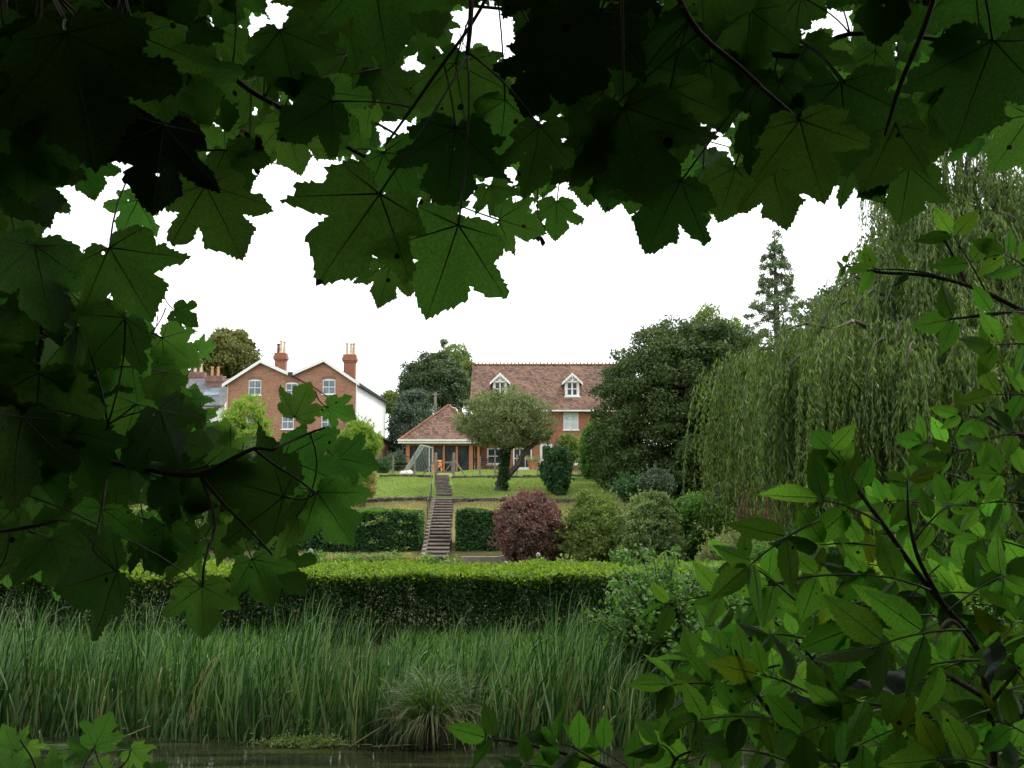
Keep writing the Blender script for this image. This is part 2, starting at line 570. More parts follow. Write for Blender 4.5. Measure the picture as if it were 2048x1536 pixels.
def water_material():
    m, nt, out = nmat('river_water')
    pos = geopos(nt)
    b = N(nt, 'ShaderNodeBsdfPrincipled')
    ms = N(nt, 'ShaderNodeMapping')
    ms.inputs['Scale'].default_value = (.35, 5, 1)
    nt.links.new(pos, ms.inputs[0])
    nz = noise(nt, ms.outputs[0], 1.6, 5)
    nt.links.new(ramp(nt, nz, [(.42, (.008, .011, .006)), (.6, (.030, .034, .014)), (.72, (.055, .06, .022))]), b.inputs['Base Color'])
    b.inputs['Roughness'].default_value = .035
    b.inputs['IOR'].default_value = 1.33
    mp = N(nt, 'ShaderNodeMapping')
    mp.inputs['Scale'].default_value = (1, 2.4, 1)
    nt.links.new(pos, mp.inputs[0])
    bump(nt, noise(nt, mp.outputs[0], 2.2, 3), .12, .05, b)
    nt.links.new(b.outputs[0], out.inputs[0])
    return m


wm = MB()
wm.add([(-300, 4, 0), (300, 4, 0), (300, 12.6, 0), (-300, 12.6, 0)], [(0, 1, 2, 3)])
water = wm.build('water', water_material())
tag(water, kind='structure')


# ================================================================ house helpers
def poly_wall(mb, outer, holes, Y, depth=.12, mi=0):
    """Front wall in the plane y = Y with real openings; outer and holes are lists of (x, z); holes get reveals."""
    from mathutils.geometry import tessellate_polygon
    loops = [[Vector((x, z, 0)) for x, z in outer]] + [[Vector((x, z, 0)) for x, z in h] for h in holes]
    flat = [p for l in loops for p in l]
    tris = tessellate_polygon(loops)
    mb.add([(p.x, Y, p.y) for p in flat], tris, mi)
    for h in holes:
        n = len(h)
        mb.add([(x, Y, z) for x, z in h] + [(x, Y + depth, z) for x, z in h], [(i, (i + 1) % n, n + (i + 1) % n, n + i) for i in range(n)], mi)


def rect(cx, w, z0, z1):
    return [(cx - w / 2, z0), (cx + w / 2, z0), (cx + w / 2, z1), (cx - w / 2, z1)]


def sash_window(parent, cx, w, z0, z1, Y, pane='pane', cols=2, rows=2, sill=True, fw=.07, bar=.035, curtain=None, mid=.06):
    """Painted wooden window set in an opening: frame part with panes and sill below it."""
    f = MB()
    y0, y1 = Y + .05, Y + .11
    f.box(cx - w / 2, cx - w / 2 + fw, y0, y1, z0, z1)
    f.box(cx + w / 2 - fw, cx + w / 2, y0, y1, z0, z1)
    f.box(cx - w / 2 + fw, cx + w / 2 - fw, y0, y1, z1 - fw, z1)
    f.box(cx - w / 2 + fw, cx + w / 2 - fw, y0, y1, z0, z0 + fw)
    iw, ih = w - 2 * fw, z1 - z0 - 2 * fw
    for i in range(1, cols):
        x = cx - w / 2 + fw + iw * i / cols
        f.box(x - bar / 2, x + bar / 2, y0 + .01, y1 - .01, z0 + fw, z1 - fw)
    for j in range(1, rows):
        z = z0 + fw + ih * j / rows
        f.box(cx - w / 2 + fw, cx + w / 2 - fw, y0 + .005, y1 - .005, z - mid / 2, z + mid / 2)
    wo = f.build('window', M['white_paint'], parent)
    for i in range(cols):
        for j in range(rows):
            x0, x1 = cx - w / 2 + fw + iw * i / cols, cx - w / 2 + fw + iw * (i + 1) / cols
            za, zb = z0 + fw + ih * j / rows, z0 + fw + ih * (j + 1) / rows
            MB().box(x0, x1, y1 - .035, y1 - .025, za, zb).build('pane', M[pane], wo)
    if curtain:
        for s in (-1, 1):
            c = MB()
            n = 9
            xa, xb = cx + s * (w / 2 - .02), cx + s * w * .12
            vs = [(xa + (xb - xa) * k / n, y1 - .045 + .012 * (k % 2), z) for z in (z0 + fw, z1 - fw) for k in range(n + 1)]
            c.add(vs, [(k, k + 1, n + 2 + k, n + 1 + k) for k in range(n)])
            c.build('curtain', M['curtain'], wo)
    if sill:
        MB().box(cx - w / 2 - .08, cx + w / 2 + .08, Y - .08, Y + .06, z0 - .09, z0 - .003).build('sill', M['white_paint'], wo)
    return wo


def chimney(parent, cx, cy_, w, d, z0, z1, pots, brick='brick_dark', name='chimney'):
    c = MB()
    c.box(cx - w / 2, cx + w / 2, cy_ - d / 2, cy_ + d / 2, z0, z1 - .75)
    for k, (e, h0, h1) in enumerate(((.07, .75, .6), (.14, .6, .3), (.06, .3, .0))):
        c.box(cx - w / 2 - e, cx + w / 2 + e, cy_ - d / 2 - e, cy_ + d / 2 + e, z1 - h0 + .002, z1 - h1)
    co = c.build(name, M[brick], parent)
    for (dx, dy, h, mat) in pots:
        p = MB()
        rr = .15
        prof = [(rr * 1.15, 0), (rr * 1.15, .06), (rr, .1), (rr * .8, h - .16), (rr * 1.05, h - .13), (rr * 1.05, h - .05), (rr * .85, h), (rr * .6, h), (rr * .6, h - .25)]
        n = 12
        vs = [(cx + dx + r_ * math.cos(2 * math.pi * k / n), cy_ + dy + r_ * math.sin(2 * math.pi * k / n), z1 + z_) for r_, z_ in prof for k in range(n)]
        fs = [(i * n + k, i * n + (k + 1) % n, (i + 1) * n + (k + 1) % n, (i + 1) * n + k) for i in range(len(prof) - 1) for k in range(n)]
        p.add(vs, fs)
        p.build('chimney_pot', M[mat], co, smooth=False)
    return co


def gutter(parent, x0, x1, y, z, mat='white_paint', name='gutter', axis='x'):
    prof = [(-.07, 0), (.07, 0), (.075, .12), (-.075, .12)]
    g = MB()
    if axis == 'x':
        g.prism([(y + a, z + b) for a, b in prof], 'x', x0, x1)
    else:
        g.prism([(y + a, z + b) for a, b in prof], 'y', x0, x1)
    return g.build(name, M[mat], parent)


# ================================================================ main house (red brick, tiled roof, two dormers)
HY = 75.0
hz0 = 3.95
house = empty('brick_house', (3.2, HY, hz0))
tag(house, 'red brick house with mottled tile roof and two white gabled dormers behind the apple tree', 'house')
house_inv = Matrix.Translation(-house.location)


def settle(root):
    """Parts were modelled in world coordinates: keep them there under their root."""
    inv = Matrix.Translation(-root.location)
    for c in root.children:
        c.matrix_parent_inverse = inv


hx0, hx1 = -3.15, 10.2
eave_z, eave_y = 8.79, HY - .42
ridge_y, ridge_z = HY + 4.6, 13.05
slope = (ridge_z - eave_z) / (ridge_y - eave_y)
w1 = rect(xat(1142, HY), 1.22, 7.22, 8.6)
w2 = rect(xat(1000, HY), 1.22, 7.22, 8.6)
g_holes, g_spec = [], []
for px, w, za, zb in ((990, 1.25, 4.45, 5.75), (1045, 1.5, 4.1, 5.75), (1151, 1.3, 4.45, 5.75)):
    g_holes.append(rect(xat(px, HY), w, za, zb))
    g_spec.append((xat(px, HY), w, za, zb))
door_x = xat(1092, HY)
hw = MB()
poly_wall(hw, [(hx0, hz0 - 1), (hx1, hz0 - 1), (hx1, 9.05), (hx0, 9.05)], [w1, w2] + g_holes + [rect(door_x, 1.0, 4.0, 6.1)], HY)
back_y = ridge_y + 4.6
for x in (hx0, hx1):
    hw.add([(x, HY, hz0 - 1), (x, back_y, hz0 - 1), (x, back_y, 9.0), (x, ridge_y, ridge_z - .12), (x, HY, 9.05)], [(0, 1, 2, 3, 4)])
hw.add([(hx0, back_y, hz0 - 1), (hx1, back_y, hz0 - 1), (hx1, back_y, 9.0), (hx0, back_y, 9.0)], [(0, 1, 2, 3)])
hw.build('wall', M['brick_red'], house)
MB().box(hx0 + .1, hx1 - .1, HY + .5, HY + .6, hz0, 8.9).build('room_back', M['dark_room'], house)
rf = MB()
ov = .18
th = .12
rf.add([(hx0 - ov, eave_y, eave_z), (hx1 + ov, eave_y, eave_z), (hx1 + ov, ridge_y, ridge_z), (hx0 - ov, ridge_y, ridge_z),
        (hx0 - ov, back_y + .42, eave_z), (hx1 + ov, back_y + .42, eave_z),
        (hx0 - ov, eave_y, eave_z - th), (hx1 + ov, eave_y, eave_z - th), (hx1 + ov, ridge_y, ridge_z - th), (hx0 - ov, ridge_y, ridge_z - th),
        (hx0 - ov, back_y + .42, eave_z - th), (hx1 + ov, back_y + .42, eave_z - th)],
       [(0, 1, 2, 3), (3, 2, 5, 4), (6, 9, 8, 7), (9, 10, 11, 8), (0, 6, 7, 1), (0, 3, 9, 6), (3, 4, 10, 9), (1, 7, 8, 2), (2, 8, 11, 5), (4, 5, 11, 10)])
roof = rf.build('roof', M['tile_roof'], house)
# crested ridge: one saw-toothed course
cr = MB()
n = 44
pts = []
for i in range(n):
    xa = hx0 - ov + (hx1 - hx0 + 2 * ov) * i / n
    xb = hx0 - ov + (hx1 - hx0 + 2 * ov) * (i + 1) / n
    pts += [(xa, .10), (xa + (xb - xa) * .3, .10), (xa + (xb - xa) * .42, .27), (xa + (xb - xa) * .58, .27), (xa + (xb - xa) * .7, .10)]
pts.append((hx1 + ov, .10))
top = [(x, ridge_z + z - .02) for x, z in pts]
k = len(top)
vs = [(x, ridge_y - .03, z) for x, z in top] + [(x, ridge_y + .03, z) for x, z in top] + [(x, ridge_y - .03, ridge_z - .1) for x, z in top] + [(x, ridge_y + .03, ridge_z - .1) for x, z in top]
fs = []
for i in range(k - 1):
    fs += [(i, i + 1, 2 * k + i + 1, 2 * k + i), (k + i, 3 * k + i, 3 * k + i + 1, k + i + 1), (i, k + i, k + i + 1, i + 1)]
cr.add(vs, fs)
cr.box(hx0 - ov, hx1 + ov, ridge_y - .14, ridge_y + .14, ridge_z - .06, ridge_z + .06)
cr.build('ridge_crest', M['ridge_tile'], house)
for s, x in ((-1, hx0 - ov), (1, hx1 + ov)):
    MB().prism([(eave_y, eave_z - .02), (ridge_y, ridge_z - .02), (ridge_y, ridge_z + .05), (eave_y, eave_z + .05)], 'x', x - .07, x + .07).build('verge', M['tile_roof'], house)
gutter(house, hx0 - ov, hx1 + ov, eave_y - .06, eave_z - .14)
MB().tube([(hx0 + .15, HY - .09, eave_z - .1), (hx0 + .15, HY - .09, hz0)], .045, 8).build('drainpipe', M['white_paint'], house)
sash_window(house, xat(1142, HY), 1.22, 7.22, 8.6, HY, 'curtain', 2, 2, curtain=None)
sash_window(house, xat(1000, HY), 1.22, 7.22, 8.6, HY, 'pane', 2, 2)
for cx, w, za, zb in g_spec:
    sash_window(house, cx, w, za, zb, HY, 'pane', 3 if w > 1.4 else 2, 2, fw=.1)
d = MB().box(door_x - .5, door_x + .5, HY + .05, HY + .11, 4.0, 6.1).build('door', M['white_paint'], house)
MB().box(door_x - .3, door_x + .3, HY + .035, HY + .049, 4.9, 5.9).build('pane', M['pane'], d)
MB().tube([(door_x + .4, HY + .0, 4.95), (door_x + .4, HY + .0, 5.1)], .02, 6).build('handle', M['black_iron'], d)


def dormer(cx):
    fy = 76.0
    z0 = eave_z + (fy - eave_y) * slope - .08
    w, zt = 1.16, 11.22
    root = MB()
    poly_wall(root, [(cx - w / 2, z0), (cx + w / 2, z0), (cx + w / 2, zt), (cx, zt + .52), (cx - w / 2, zt)], [rect(cx, .86, z0 + .14, zt - .06)], fy)
    back = fy + (zt - z0) / slope
    for s in (-1, 1):
        root.add([(cx + s * w / 2, fy, z0), (cx + s * w / 2, back, zt), (cx + s * w / 2, fy, zt)], [(0, 1, 2)])
    do = root.build('dormer', M['white_paint'], house)
    r = MB()
    zr, ze, e = zt + .66, zt - .02, .82
    by = fy + (zr - z0) / slope + .3
    r.add([(cx - e, fy - .28, ze - .12), (cx, fy - .28, zr), (cx + e, fy - .28, ze - .12), (cx - e, by - .9, ze - .12), (cx, by, zr), (cx + e, by - .9, ze - .12)], [(0, 1, 4, 3), (1, 2, 5, 4)])
    r.add([(cx - e, fy - .28, ze - .19), (cx, fy - .28, zr - .07), (cx + e, fy - .28, ze - .19), (cx - e, by - .9, ze - .19), (cx, by, zr - .07), (cx + e, by - .9, ze - .19)], [(3, 4, 1, 0), (4, 5, 2, 1)])
    r.build('dormer_roof', M['tile_roof'], do)
    b = MB()
    for s in (-1, 1):
        b.add([(cx + s * (e + .03), fy - .33, ze - .12), (cx, fy - .33, zr + .03), (cx, fy - .33, zr - .2), (cx + s * (e + .03), fy - .33, ze - .32),
               (cx + s * (e + .03), fy - .28, ze - .12), (cx, fy - .28, zr + .03), (cx, fy - .28, zr - .2), (cx + s * (e + .03), fy - .28, ze - .32)],
              [(0, 1, 2, 3), (4, 7, 6, 5), (0, 4, 5, 1), (3, 2, 6, 7), (0, 3, 7, 4)])
    b.build('bargeboard', M['white_paint'], do)
    t = MB()      # fretwork in the little gable
    t.box(cx - .03, cx + .03, fy - .30, fy - .26, zt - .02, zr - .15)
    for s in (-1, 1):
        t.tube([(cx + s * .04, fy - .28, zt + .05), (cx + s * .18, fy - .28, zt + .16), (cx + s * .2, fy - .28, zt + .3), (cx + s * .04, fy - .28, zt + .38)], .022, 5)
    t.box(cx - .42, cx + .42, fy - .30, fy - .26, zt - .08, zt - .021)
    t.build('fretwork', M['white_paint'], do)
    wf = sash_window(do, cx, .86, z0 + .14, zt - .06, fy, 'pane', 2, 2, sill=False, fw=.07, bar=.14, mid=.07)
    MB().box(cx - .68, cx + .68, fy - .1, fy + .03, z0 - .05, z0 + .075).build('sill', M['white_paint'], do)
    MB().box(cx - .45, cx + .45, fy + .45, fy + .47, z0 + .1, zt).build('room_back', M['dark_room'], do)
    return do


dormer(xat(1000, 76))
dormer(xat(1145, 76))
settle(house)

# ================================================================ garden pavilion (pyramid tile roof, oak posts, glass)
pv = empty('garden_pavilion', (xat(868, 71), 73, 3.95))
tag(pv, 'glazed oak garden room with a pyramid tile roof and white fascia beside the red house', 'building')
px0, px1 = xat(797, 70.6), xat(946, 70.6)
pcx = (px0 + px1) / 2 + .75
pe = zat(880, 70.6) - .02
pa = zat(810, 73.6)
r = MB()
yb, ym, yf = 76.6, 73.6, 70.6
r.add([(px0, yf, pe), (px1 + 1.2, yf, pe), (px1 + 1.2, yb, pe), (px0, yb, pe), (pcx, ym, pa)], [(0, 1, 4), (1, 2, 4), (2, 3, 4), (3, 0, 4), (3, 2, 1, 0)])
r.build('roof', M['tile_roof'], pv)
hp = MB()
for x, y in ((px0, yf), (px1 + 1.2, yf)):
    n = 22
    A, B = Vector((x, y, pe)), Vector((pcx, ym, pa))
    for i in range(n):
        p, q = A.lerp(B, i / n), A.lerp(B, (i + .97) / n)
        hp.bar(p + Vector((0, 0, .05)), q + Vector((0, 0, .01)), .2, .09)
hp.build('hip_tile', M['ridge_tile'], pv)['kind'] = 'stuff'
MB().box(px0 - .02, px1 + 1.2, yf - .08, yf - .003, pe - .24, pe + .02).build('fascia', M['white_paint'], pv)
gutter(pv, px0 - .05, px1 + 1.2, yf - .16, pe - .06)
fy = yf + .45
for px in (816, 866, 888, 914, 942, 957):
    x = xat(px, fy)
    w = .30 if px in (816, 942) else .17
    MB().box(x - w / 2, x + w / 2, fy, fy + .2, 3.8, pe - .2).build('post', M['oak_post'], pv)
MB().box(xat(812, fy), xat(962, fy), fy + .02, fy + .16, pe - .38, pe - .202).build('beam', M['oak_post'], pv)
for a, b in ((820, 864), (868, 886), (890, 912), (916, 938)):
    MB().box(xat(a, fy) + .06, xat(b, fy) - .02, fy + .09, fy + .11, 3.9, pe - .39).build('pane', M['pane'], pv)
MB().box(px0 + .3, px1 + 1.0, yf + .05, yb - .1, pe - .23, pe - .19).build('soffit', M['oak_post'], pv)
MB().box(px0 + .4, px1 + .9, yb - .4, yb - .3, 3.8, pe - .2).build('back_wall', M['brick_red'], pv)
MB().box(xat(816, fy) - .1, xat(816, fy) + .1, fy + .22, yb - .41, 3.8, pe - .24).build('side_wall', M['oak_post'], pv)
settle(pv)

# ================================================================ twin gabled brick house
BY = 82.0
bz = 4.2
bh = empty('gabled_house', (-19.4, BY, bz))
tag(bh, 'twin gabled brick house with white side wall and white bargeboards', 'house')
X = lambda px: xat(px, BY)
Z = lambda py: zat(py, BY)
xl, xr = X(451), X(711)
apL, apR, va = (X(519), Z(723)), (X(646), Z(721)), (X(580), Z(750))
eL, eR = (xl, Z(767)), (xr, Z(764))
wins = [(507, 1.12, 758, 790), (581, 1.05, 764, 794), (656, 1.12, 757, 788), (575, 1.05, 826, 858), (505, 1.12, 826, 860), (655, 1.12, 826, 860)]
bw = MB()
holes = []
for px, w, ya, yb_ in wins:
    cx, z1, z0 = X(px), Z(ya), Z(yb_)
    holes.append([(cx - w / 2, z0), (cx + w / 2, z0), (cx + w / 2, z1 - .1), (cx + w / 4, z1 - .03), (cx, z1), (cx - w / 4, z1 - .03), (cx - w / 2, z1 - .1)])
poly_wall(bw, [(xl, bz - 1), (xr, bz - 1), eR, (apR[0], apR[1] - .05), (va[0], va[1] - .05), (apL[0], apL[1] - .05), eL], holes, BY, .14)
BYB = 101.0
bw.add([(xl, BY, bz - 1), (xl, BYB, bz - 1), (xl, BYB, eL[1]), (xl, BY, eL[1])], [(0, 1, 2, 3)])
bw.build('wall', M['brick_gable'], bh)
sw = MB()
sw.prism([(xr + .004, bz - 1), (xr + .06, bz - 1), (xr + .06, eR[1] - .02), (xr + .004, eR[1] - .02)], 'y', BY + .12, BYB)
sw.build('side_wall', M['white_render'], bh)
rm = MB()
rm.box(xl + .2, xr - .2, BY + .8, BY + .9, bz, Z(768))
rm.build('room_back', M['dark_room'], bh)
for (px, w, ya, yb_) in wins:
    cx, z1, z0 = X(px), Z(ya), Z(yb_)
    wo = sash_window(bh, cx, w, z0, z1 - .12, BY, 'pane_sky', 2, 2, fw=.065, bar=.04)
    a = MB()
    a.add([(cx - w / 2 + .002, BY + .05, z1 - .119), (cx + w / 2 - .002, BY + .05, z1 - .119), (cx + w / 4, BY + .05, z1 - .035), (cx, BY + .05, z1 - .005), (cx - w / 4, BY + .05, z1 - .035)], [(0, 1, 2, 3, 4)])
    a.build('arch_head', M['white_paint'], wo)
    ar = MB()
    for i in range(12):
        t0 = -1 + 2 * i / 12 + .015
        t1 = -1 + 2 * (i + 1) / 12 - .015
        g = lambda t: (cx + t * w * .56, z1 - .09 * t * t + .004)
        (xa, za), (xb, zb) = g(t0), g(t1)
        ar.add([(xa, BY - .008, za), (xb, BY - .008, zb), (xb + t1 * .04, BY - .008, zb + .22), (xa + t0 * .04, BY - .008, za + .22)], [(0, 1, 2, 3)])
    ar.build('brick_arch', M['brick_dark'], wo)['kind'] = 'stuff'
# roofs: four slopes with slates and thickness
ohx, ohf = .32, .35
sl = MB()


def slope_slab(a, b, t=.09):
    (x0, z0), (x1, z1) = a, b
    y0, y1 = BY - ohf, BYB + .2
    vs = [(x0, y0, z0), (x1, y0, z1), (x1, y1, z1), (x0, y1, z0)]
    vs += [(x, y, z + t) for x, y, z in vs]
    sl.add(vs, [(0, 1, 2, 3), (7, 6, 5, 4), (0, 4, 5, 1), (1, 5, 6, 2), (2, 6, 7, 3), (3, 7, 4, 0)])


gl = lambda a, e, d: (e[0] + (e[0] - a[0]) / abs(e[0] - a[0]) * d, e[1] - d * (a[1] - e[1]) / abs(e[0] - a[0]))
eLo, eRo = gl(apL, eL, ohx), gl(apR, eR, ohx)
slope_slab(apL, eLo)
slope_slab(apL, va)
slope_slab(apR, (va[0] + .01, va[1]))
slope_slab(apR, eRo)
sl.build('roof', M['slate'], bh)
for a, e in ((apL, eLo), (apL, va), (apR, va), (apR, eRo)):
    b = MB()
    y0 = BY - ohf - .05
    b.prism([(a[0], a[1] + .13), (e[0], e[1] + .13), (e[0], e[1] - .16), (a[0], a[1] - .16)], 'y', y0, y0 + .045)
    b.build('bargeboard', M['white_paint'], bh)
MB().box(va[0] - .2, va[0] + .2, BY - ohf - .12, BY - ohf - .056, va[1] - .12, va[1] + .22).build('valley_hopper', M['black_iron'], bh)
dp = MB()
dp.tube([(va[0] + .05, BY - .1, va[1] - .1), (va[0] + 1.9, BY - .07, va[1] - 1.0), (va[0] + 3.2, BY - .07, va[1] - 1.9)], .05, 6)
dp.build('drainpipe', M['black_iron'], bh)
MB().tube([(xl + .1, BY - .08, eL[1] - .1), (xl + .1, BY - .08, bz)], .05, 6).build('drainpipe', M['pot_cream'], bh)
MB().prism([(eRo[0] - .05, eRo[1] - .1), (eRo[0] + .1, eRo[1] - .1), (eRo[0] + .1, eRo[1] + .02), (eRo[0] - .05, eRo[1] + .02)], 'y', BY - ohf, BYB + .2).build('gutter', M['black_iron'], bh)
cA, cB = at(562, 718, 90), at(700, 716, 87)
chimney(bh, cA.x, 90, 1.0, .8, va[1] - .5, cA.z + .55, [(-.28, 0, .95, 'pot_red'), (.02, -.12, 1.25, 'pot_cream'), (.3, .05, 1.2, 'pot_cream')], 'brick_red')
chimney(bh, cB.x, 87, 1.05, .8, va[1] - 1.2, cB.z + .3, [(-.28, 0, 1.15, 'pot_cream'), (.12, -.1, 1.1, 'pot_cream'), (.36, .1, 1.15, 'pot_cream')], 'brick_red')
settle(bh)

# ================================================================ lean-to outbuilding beside the white wall
ob = empty('outbuilding', (-12.6, 82, 4.3))
tag(ob, 'low brown outbuilding with a dark mono-pitch roof below the white house wall', 'shed')
sh = MB()
a, b = at(722, 856, 79), at(794, 893, 90)
sh.add([(a.x, 79, 3.6), (b.x, 90, 3.6), (b.x, 90, b.z), (a.x, 79, a.z + .1), (a.x - 1.6, 79.4, 3.6), (b.x - 1.6, 90.4, 3.6), (b.x - 1.6, 90.4, b.z + 1), (a.x - 1.6, 79.4, a.z + 1.1)],
       [(0, 1, 2, 3), (5, 4, 7, 6), (4, 0, 3, 7), (1, 5, 6, 2), (3, 2, 6, 7)])
sh.build('wall', M['brick_dark'], ob)
rr = MB()
rr.add([(a.x + .3, 78.6, a.z + .05), (b.x + .3, 90.5, b.z), (b.x - 1.7, 90.6, b.z + 1.15), (a.x - 1.7, 78.8, a.z + 1.2)], [(0, 1, 2, 3)])
rr.add([(a.x + .3, 78.6, a.z - .05), (b.x + .3, 90.5, b.z - .1), (b.x - 1.7, 90.6, b.z + 1.05), (a.x - 1.7, 78.8, a.z + 1.1)], [(3, 2, 1, 0)])
rr.add([(a.x + .3, 78.6, a.z + .05), (b.x + .3, 90.5, b.z), (b.x + .3, 90.5, b.z - .1), (a.x + .3, 78.6, a.z - .05)], [(0, 1, 2, 3)])
rr.build('roof', M['slate'], ob)
settle(ob)

# ================================================================ slate roofed house further left
SY = 92.0
sh3 = empty('slate_roofed_house', (-40, SY, 4.6))
tag(sh3, 'long house with grey slate roof, skylight and orange chimney pots behind the sycamore leaves', 'house')
sx0, sx1 = xat(20, SY), xat(447, SY)
sez, srz = zat(809, SY), zat(757, SY + 4)
w3 = MB()
holes3 = [rect(xat(p, SY), 1.1, sez - 2.4, sez - .9) for p in (120, 220, 320, 405)]
poly_wall(w3, [(sx0, 3.4), (sx1, 3.4), (sx1, sez + .1), (sx0, sez + .1)], holes3, SY)
for x in (sx0, sx1):
    w3.add([(x, SY, 3.4), (x, SY + 8, 3.4), (x, SY + 8, sez), (x, SY + 4, srz - .1), (x, SY, sez)], [(0, 1, 2, 3, 4)])
w3.build('wall', M['white_render'], sh3)
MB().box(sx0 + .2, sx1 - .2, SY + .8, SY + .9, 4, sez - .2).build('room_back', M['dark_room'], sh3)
for p in (120, 220, 320, 405):
    sash_window(sh3, xat(p, SY), 1.1, sez - 2.4, sez - .9, SY, 'pane_sky')
r3 = MB()
r3.prism([(SY - .35, sez - .1), (SY + 4, srz), (SY + 8.35, sez - .1), (SY + 8.35, sez - .2), (SY + 4, srz - .1), (SY - .35, sez - .2)], 'x', sx0 - .2, sx1 + .05)
r3.build('roof', M['slate'], sh3)
sk = at(424, 783, SY + 1.6)
zk = lambda y: sez - .1 + (y - SY + .35) / 4.35 * (srz - sez + .1)
sf = MB()
sf.add([(sk.x - .75, SY + 1.1, zk(SY + 1.1) + .06), (sk.x + .75, SY + 1.1, zk(SY + 1.1) + .06), (sk.x + .75, SY + 2.3, zk(SY + 2.3) + .06), (sk.x - .75, SY + 2.3, zk(SY + 2.3) + .06)], [(0, 1, 2, 3)])
sf.build('skylight', M['pane_sky'], sh3)
cc = at(431, 757, SY + 3)
chimney(sh3, cc.x, SY + 3, 1.5, .9, srz - 1.2, zat(752, SY + 3), [(-.35, 0, .95, 'pot_orange'), (.25, 0, .95, 'pot_orange')], 'brick_dark')
cc = at(396, 750, SY + 5)
chimney(sh3, cc.x, SY + 5, 1.4, .9, srz - 1.2, zat(745, SY + 5), [(-.3, 0, .9, 'pot_cream'), (.3, 0, .9, 'pot_cream')], 'brick_dark')
settle(sh3)
b4 = empty('brick_cottage', (xat(95, 70), 70, 3.9))
tag(b4, 'brick cottage glimpsed between the sycamore leaves far to the left', 'house')
m4 = MB()
xa, xb = xat(40, 70), xat(150, 70)
poly_wall(m4, [(xa, 3.4), (xb, 3.4), (xb, 9.2), ((xa + xb) / 2, 11.2), (xa, 9.2)], [rect((xa + xb) / 2, 1.1, 6.6, 8.0)], 70)
m4.add([(xb, 70, 3.4), (xb, 77, 3.4), (xb, 77, 9.2), (xb, 70, 9.2)], [(0, 1, 2, 3)])
m4.add([(xa, 70, 3.4), (xa, 77, 3.4), (xa, 77, 9.2), (xa, 70, 9.2)], [(0, 1, 2, 3)])
m4.build('wall', M['brick_gable'], b4)
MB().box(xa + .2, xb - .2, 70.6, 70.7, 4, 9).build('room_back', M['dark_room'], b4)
sash_window(b4, (xa + xb) / 2, 1.1, 6.6, 8.0, 70, 'pane_sky')
r4 = MB()
xm = (xa + xb) / 2
r4.prism([(xa - .3, 9.02), (xm, 11.3), (xb + .3, 9.02), (xb + .3, 8.9), (xm, 11.18), (xa - .3, 8.9)], 'y', 69.7, 77.2)
r4.build('roof', M['slate'], b4)
settle(b4)

# ================================================================ garden steps and low stone walls
M['nosing'] = plain('nosing', (.20, .17, .14), .9, .45, 3.5, bumpy=.008)


def stair_x(y):
    return np.interp(y, [33, 36, 40, 47, 52, 58], [-2.62, -2.78, -3.02, -3.40, -3.85, -4.35])


steps = empty('garden_steps', (-3, 40, .4))
tag(steps, 'narrow weathered concrete steps climbing through the hedges to the wooden gate', 'steps')


def flight(y0, y1, n, w0, z0=None, z1=None):
    z0 = ground_z(stair_x(y0), y0) if z0 is None else z0
    z1 = ground_z(stair_x(y1), y1) if z1 is None else z1
    for i in range(n):
        ya, yb = y0 + (y1 - y0) * i / n, y0 + (y1 - y0) * (i + 1) / n
        za, zb = z0 + (z1 - z0) * i / n, z0 + (z1 - z0) * (i + 1) / n
        cx = float(stair_x(ya))
        j = random.uniform(-.05, .05)
        w = w0 * random.uniform(.94, 1.06)
        s = MB().box(cx - w / 2 + j, cx + w / 2 + j, ya, yb + .1, za - .5, zb - .052).build('step', M['riser'], steps)
        MB().box(cx - w / 2 - .01 + j, cx + w / 2 + .01 + j, ya + .062, yb + .02, zb - .05, zb - .004).build('tread', M['riser'], s)
        MB().box(cx - w / 2 - .02 + j, cx + w / 2 + .02 + j, ya - .04, ya + .06, zb - .06, zb + random.uniform(-.004, .012)).build('nosing', M['nosing'], s, bevel=.01)


flight(33.6, 47.0, 19, .86, .42, 2.3)
flight(48.2, 57.2, 14, .74, 2.44, 3.5)
MB().box(float(stair_x(47.4)) - .75, float(stair_x(47.4)) + .95, 47.0, 48.15, 1.9, 2.30).build('landing', M['stone'], steps, bevel=.03)
for s in (-1,):
    c = MB()
    for i in range(19):
        y = 33.6 + (47.0 - 33.6) * i / 19
        z = .42 + 1.88 * i / 19
        x = float(stair_x(y)) + s * .52
        c.box(x - .07, x + .07, y, y + .69, z - .5, z + .18)
    c.build('side_kerb', M['concrete'], steps)
settle(steps)
hr = empty('hand_rail', (-3.9, 46, 2))
tag(hr, 'thin dark metal handrail beside the upper garden steps', 'railing')
pr = []
for k, y in enumerate((41.5, 44.5, 47.2, 50.0, 53.0)):
    x = float(stair_x(y)) - .62
    z = ground_z(x, y)
    pr.append((x, y, z + 1.0))
    MB().tube([(x, y, z - .2), (x, y, z + 1.0)], .016, 6).build('post', M['black_iron'], hr)
MB().tube(pr, .016, 6).build('rail', M['black_iron'], hr)
settle(hr)


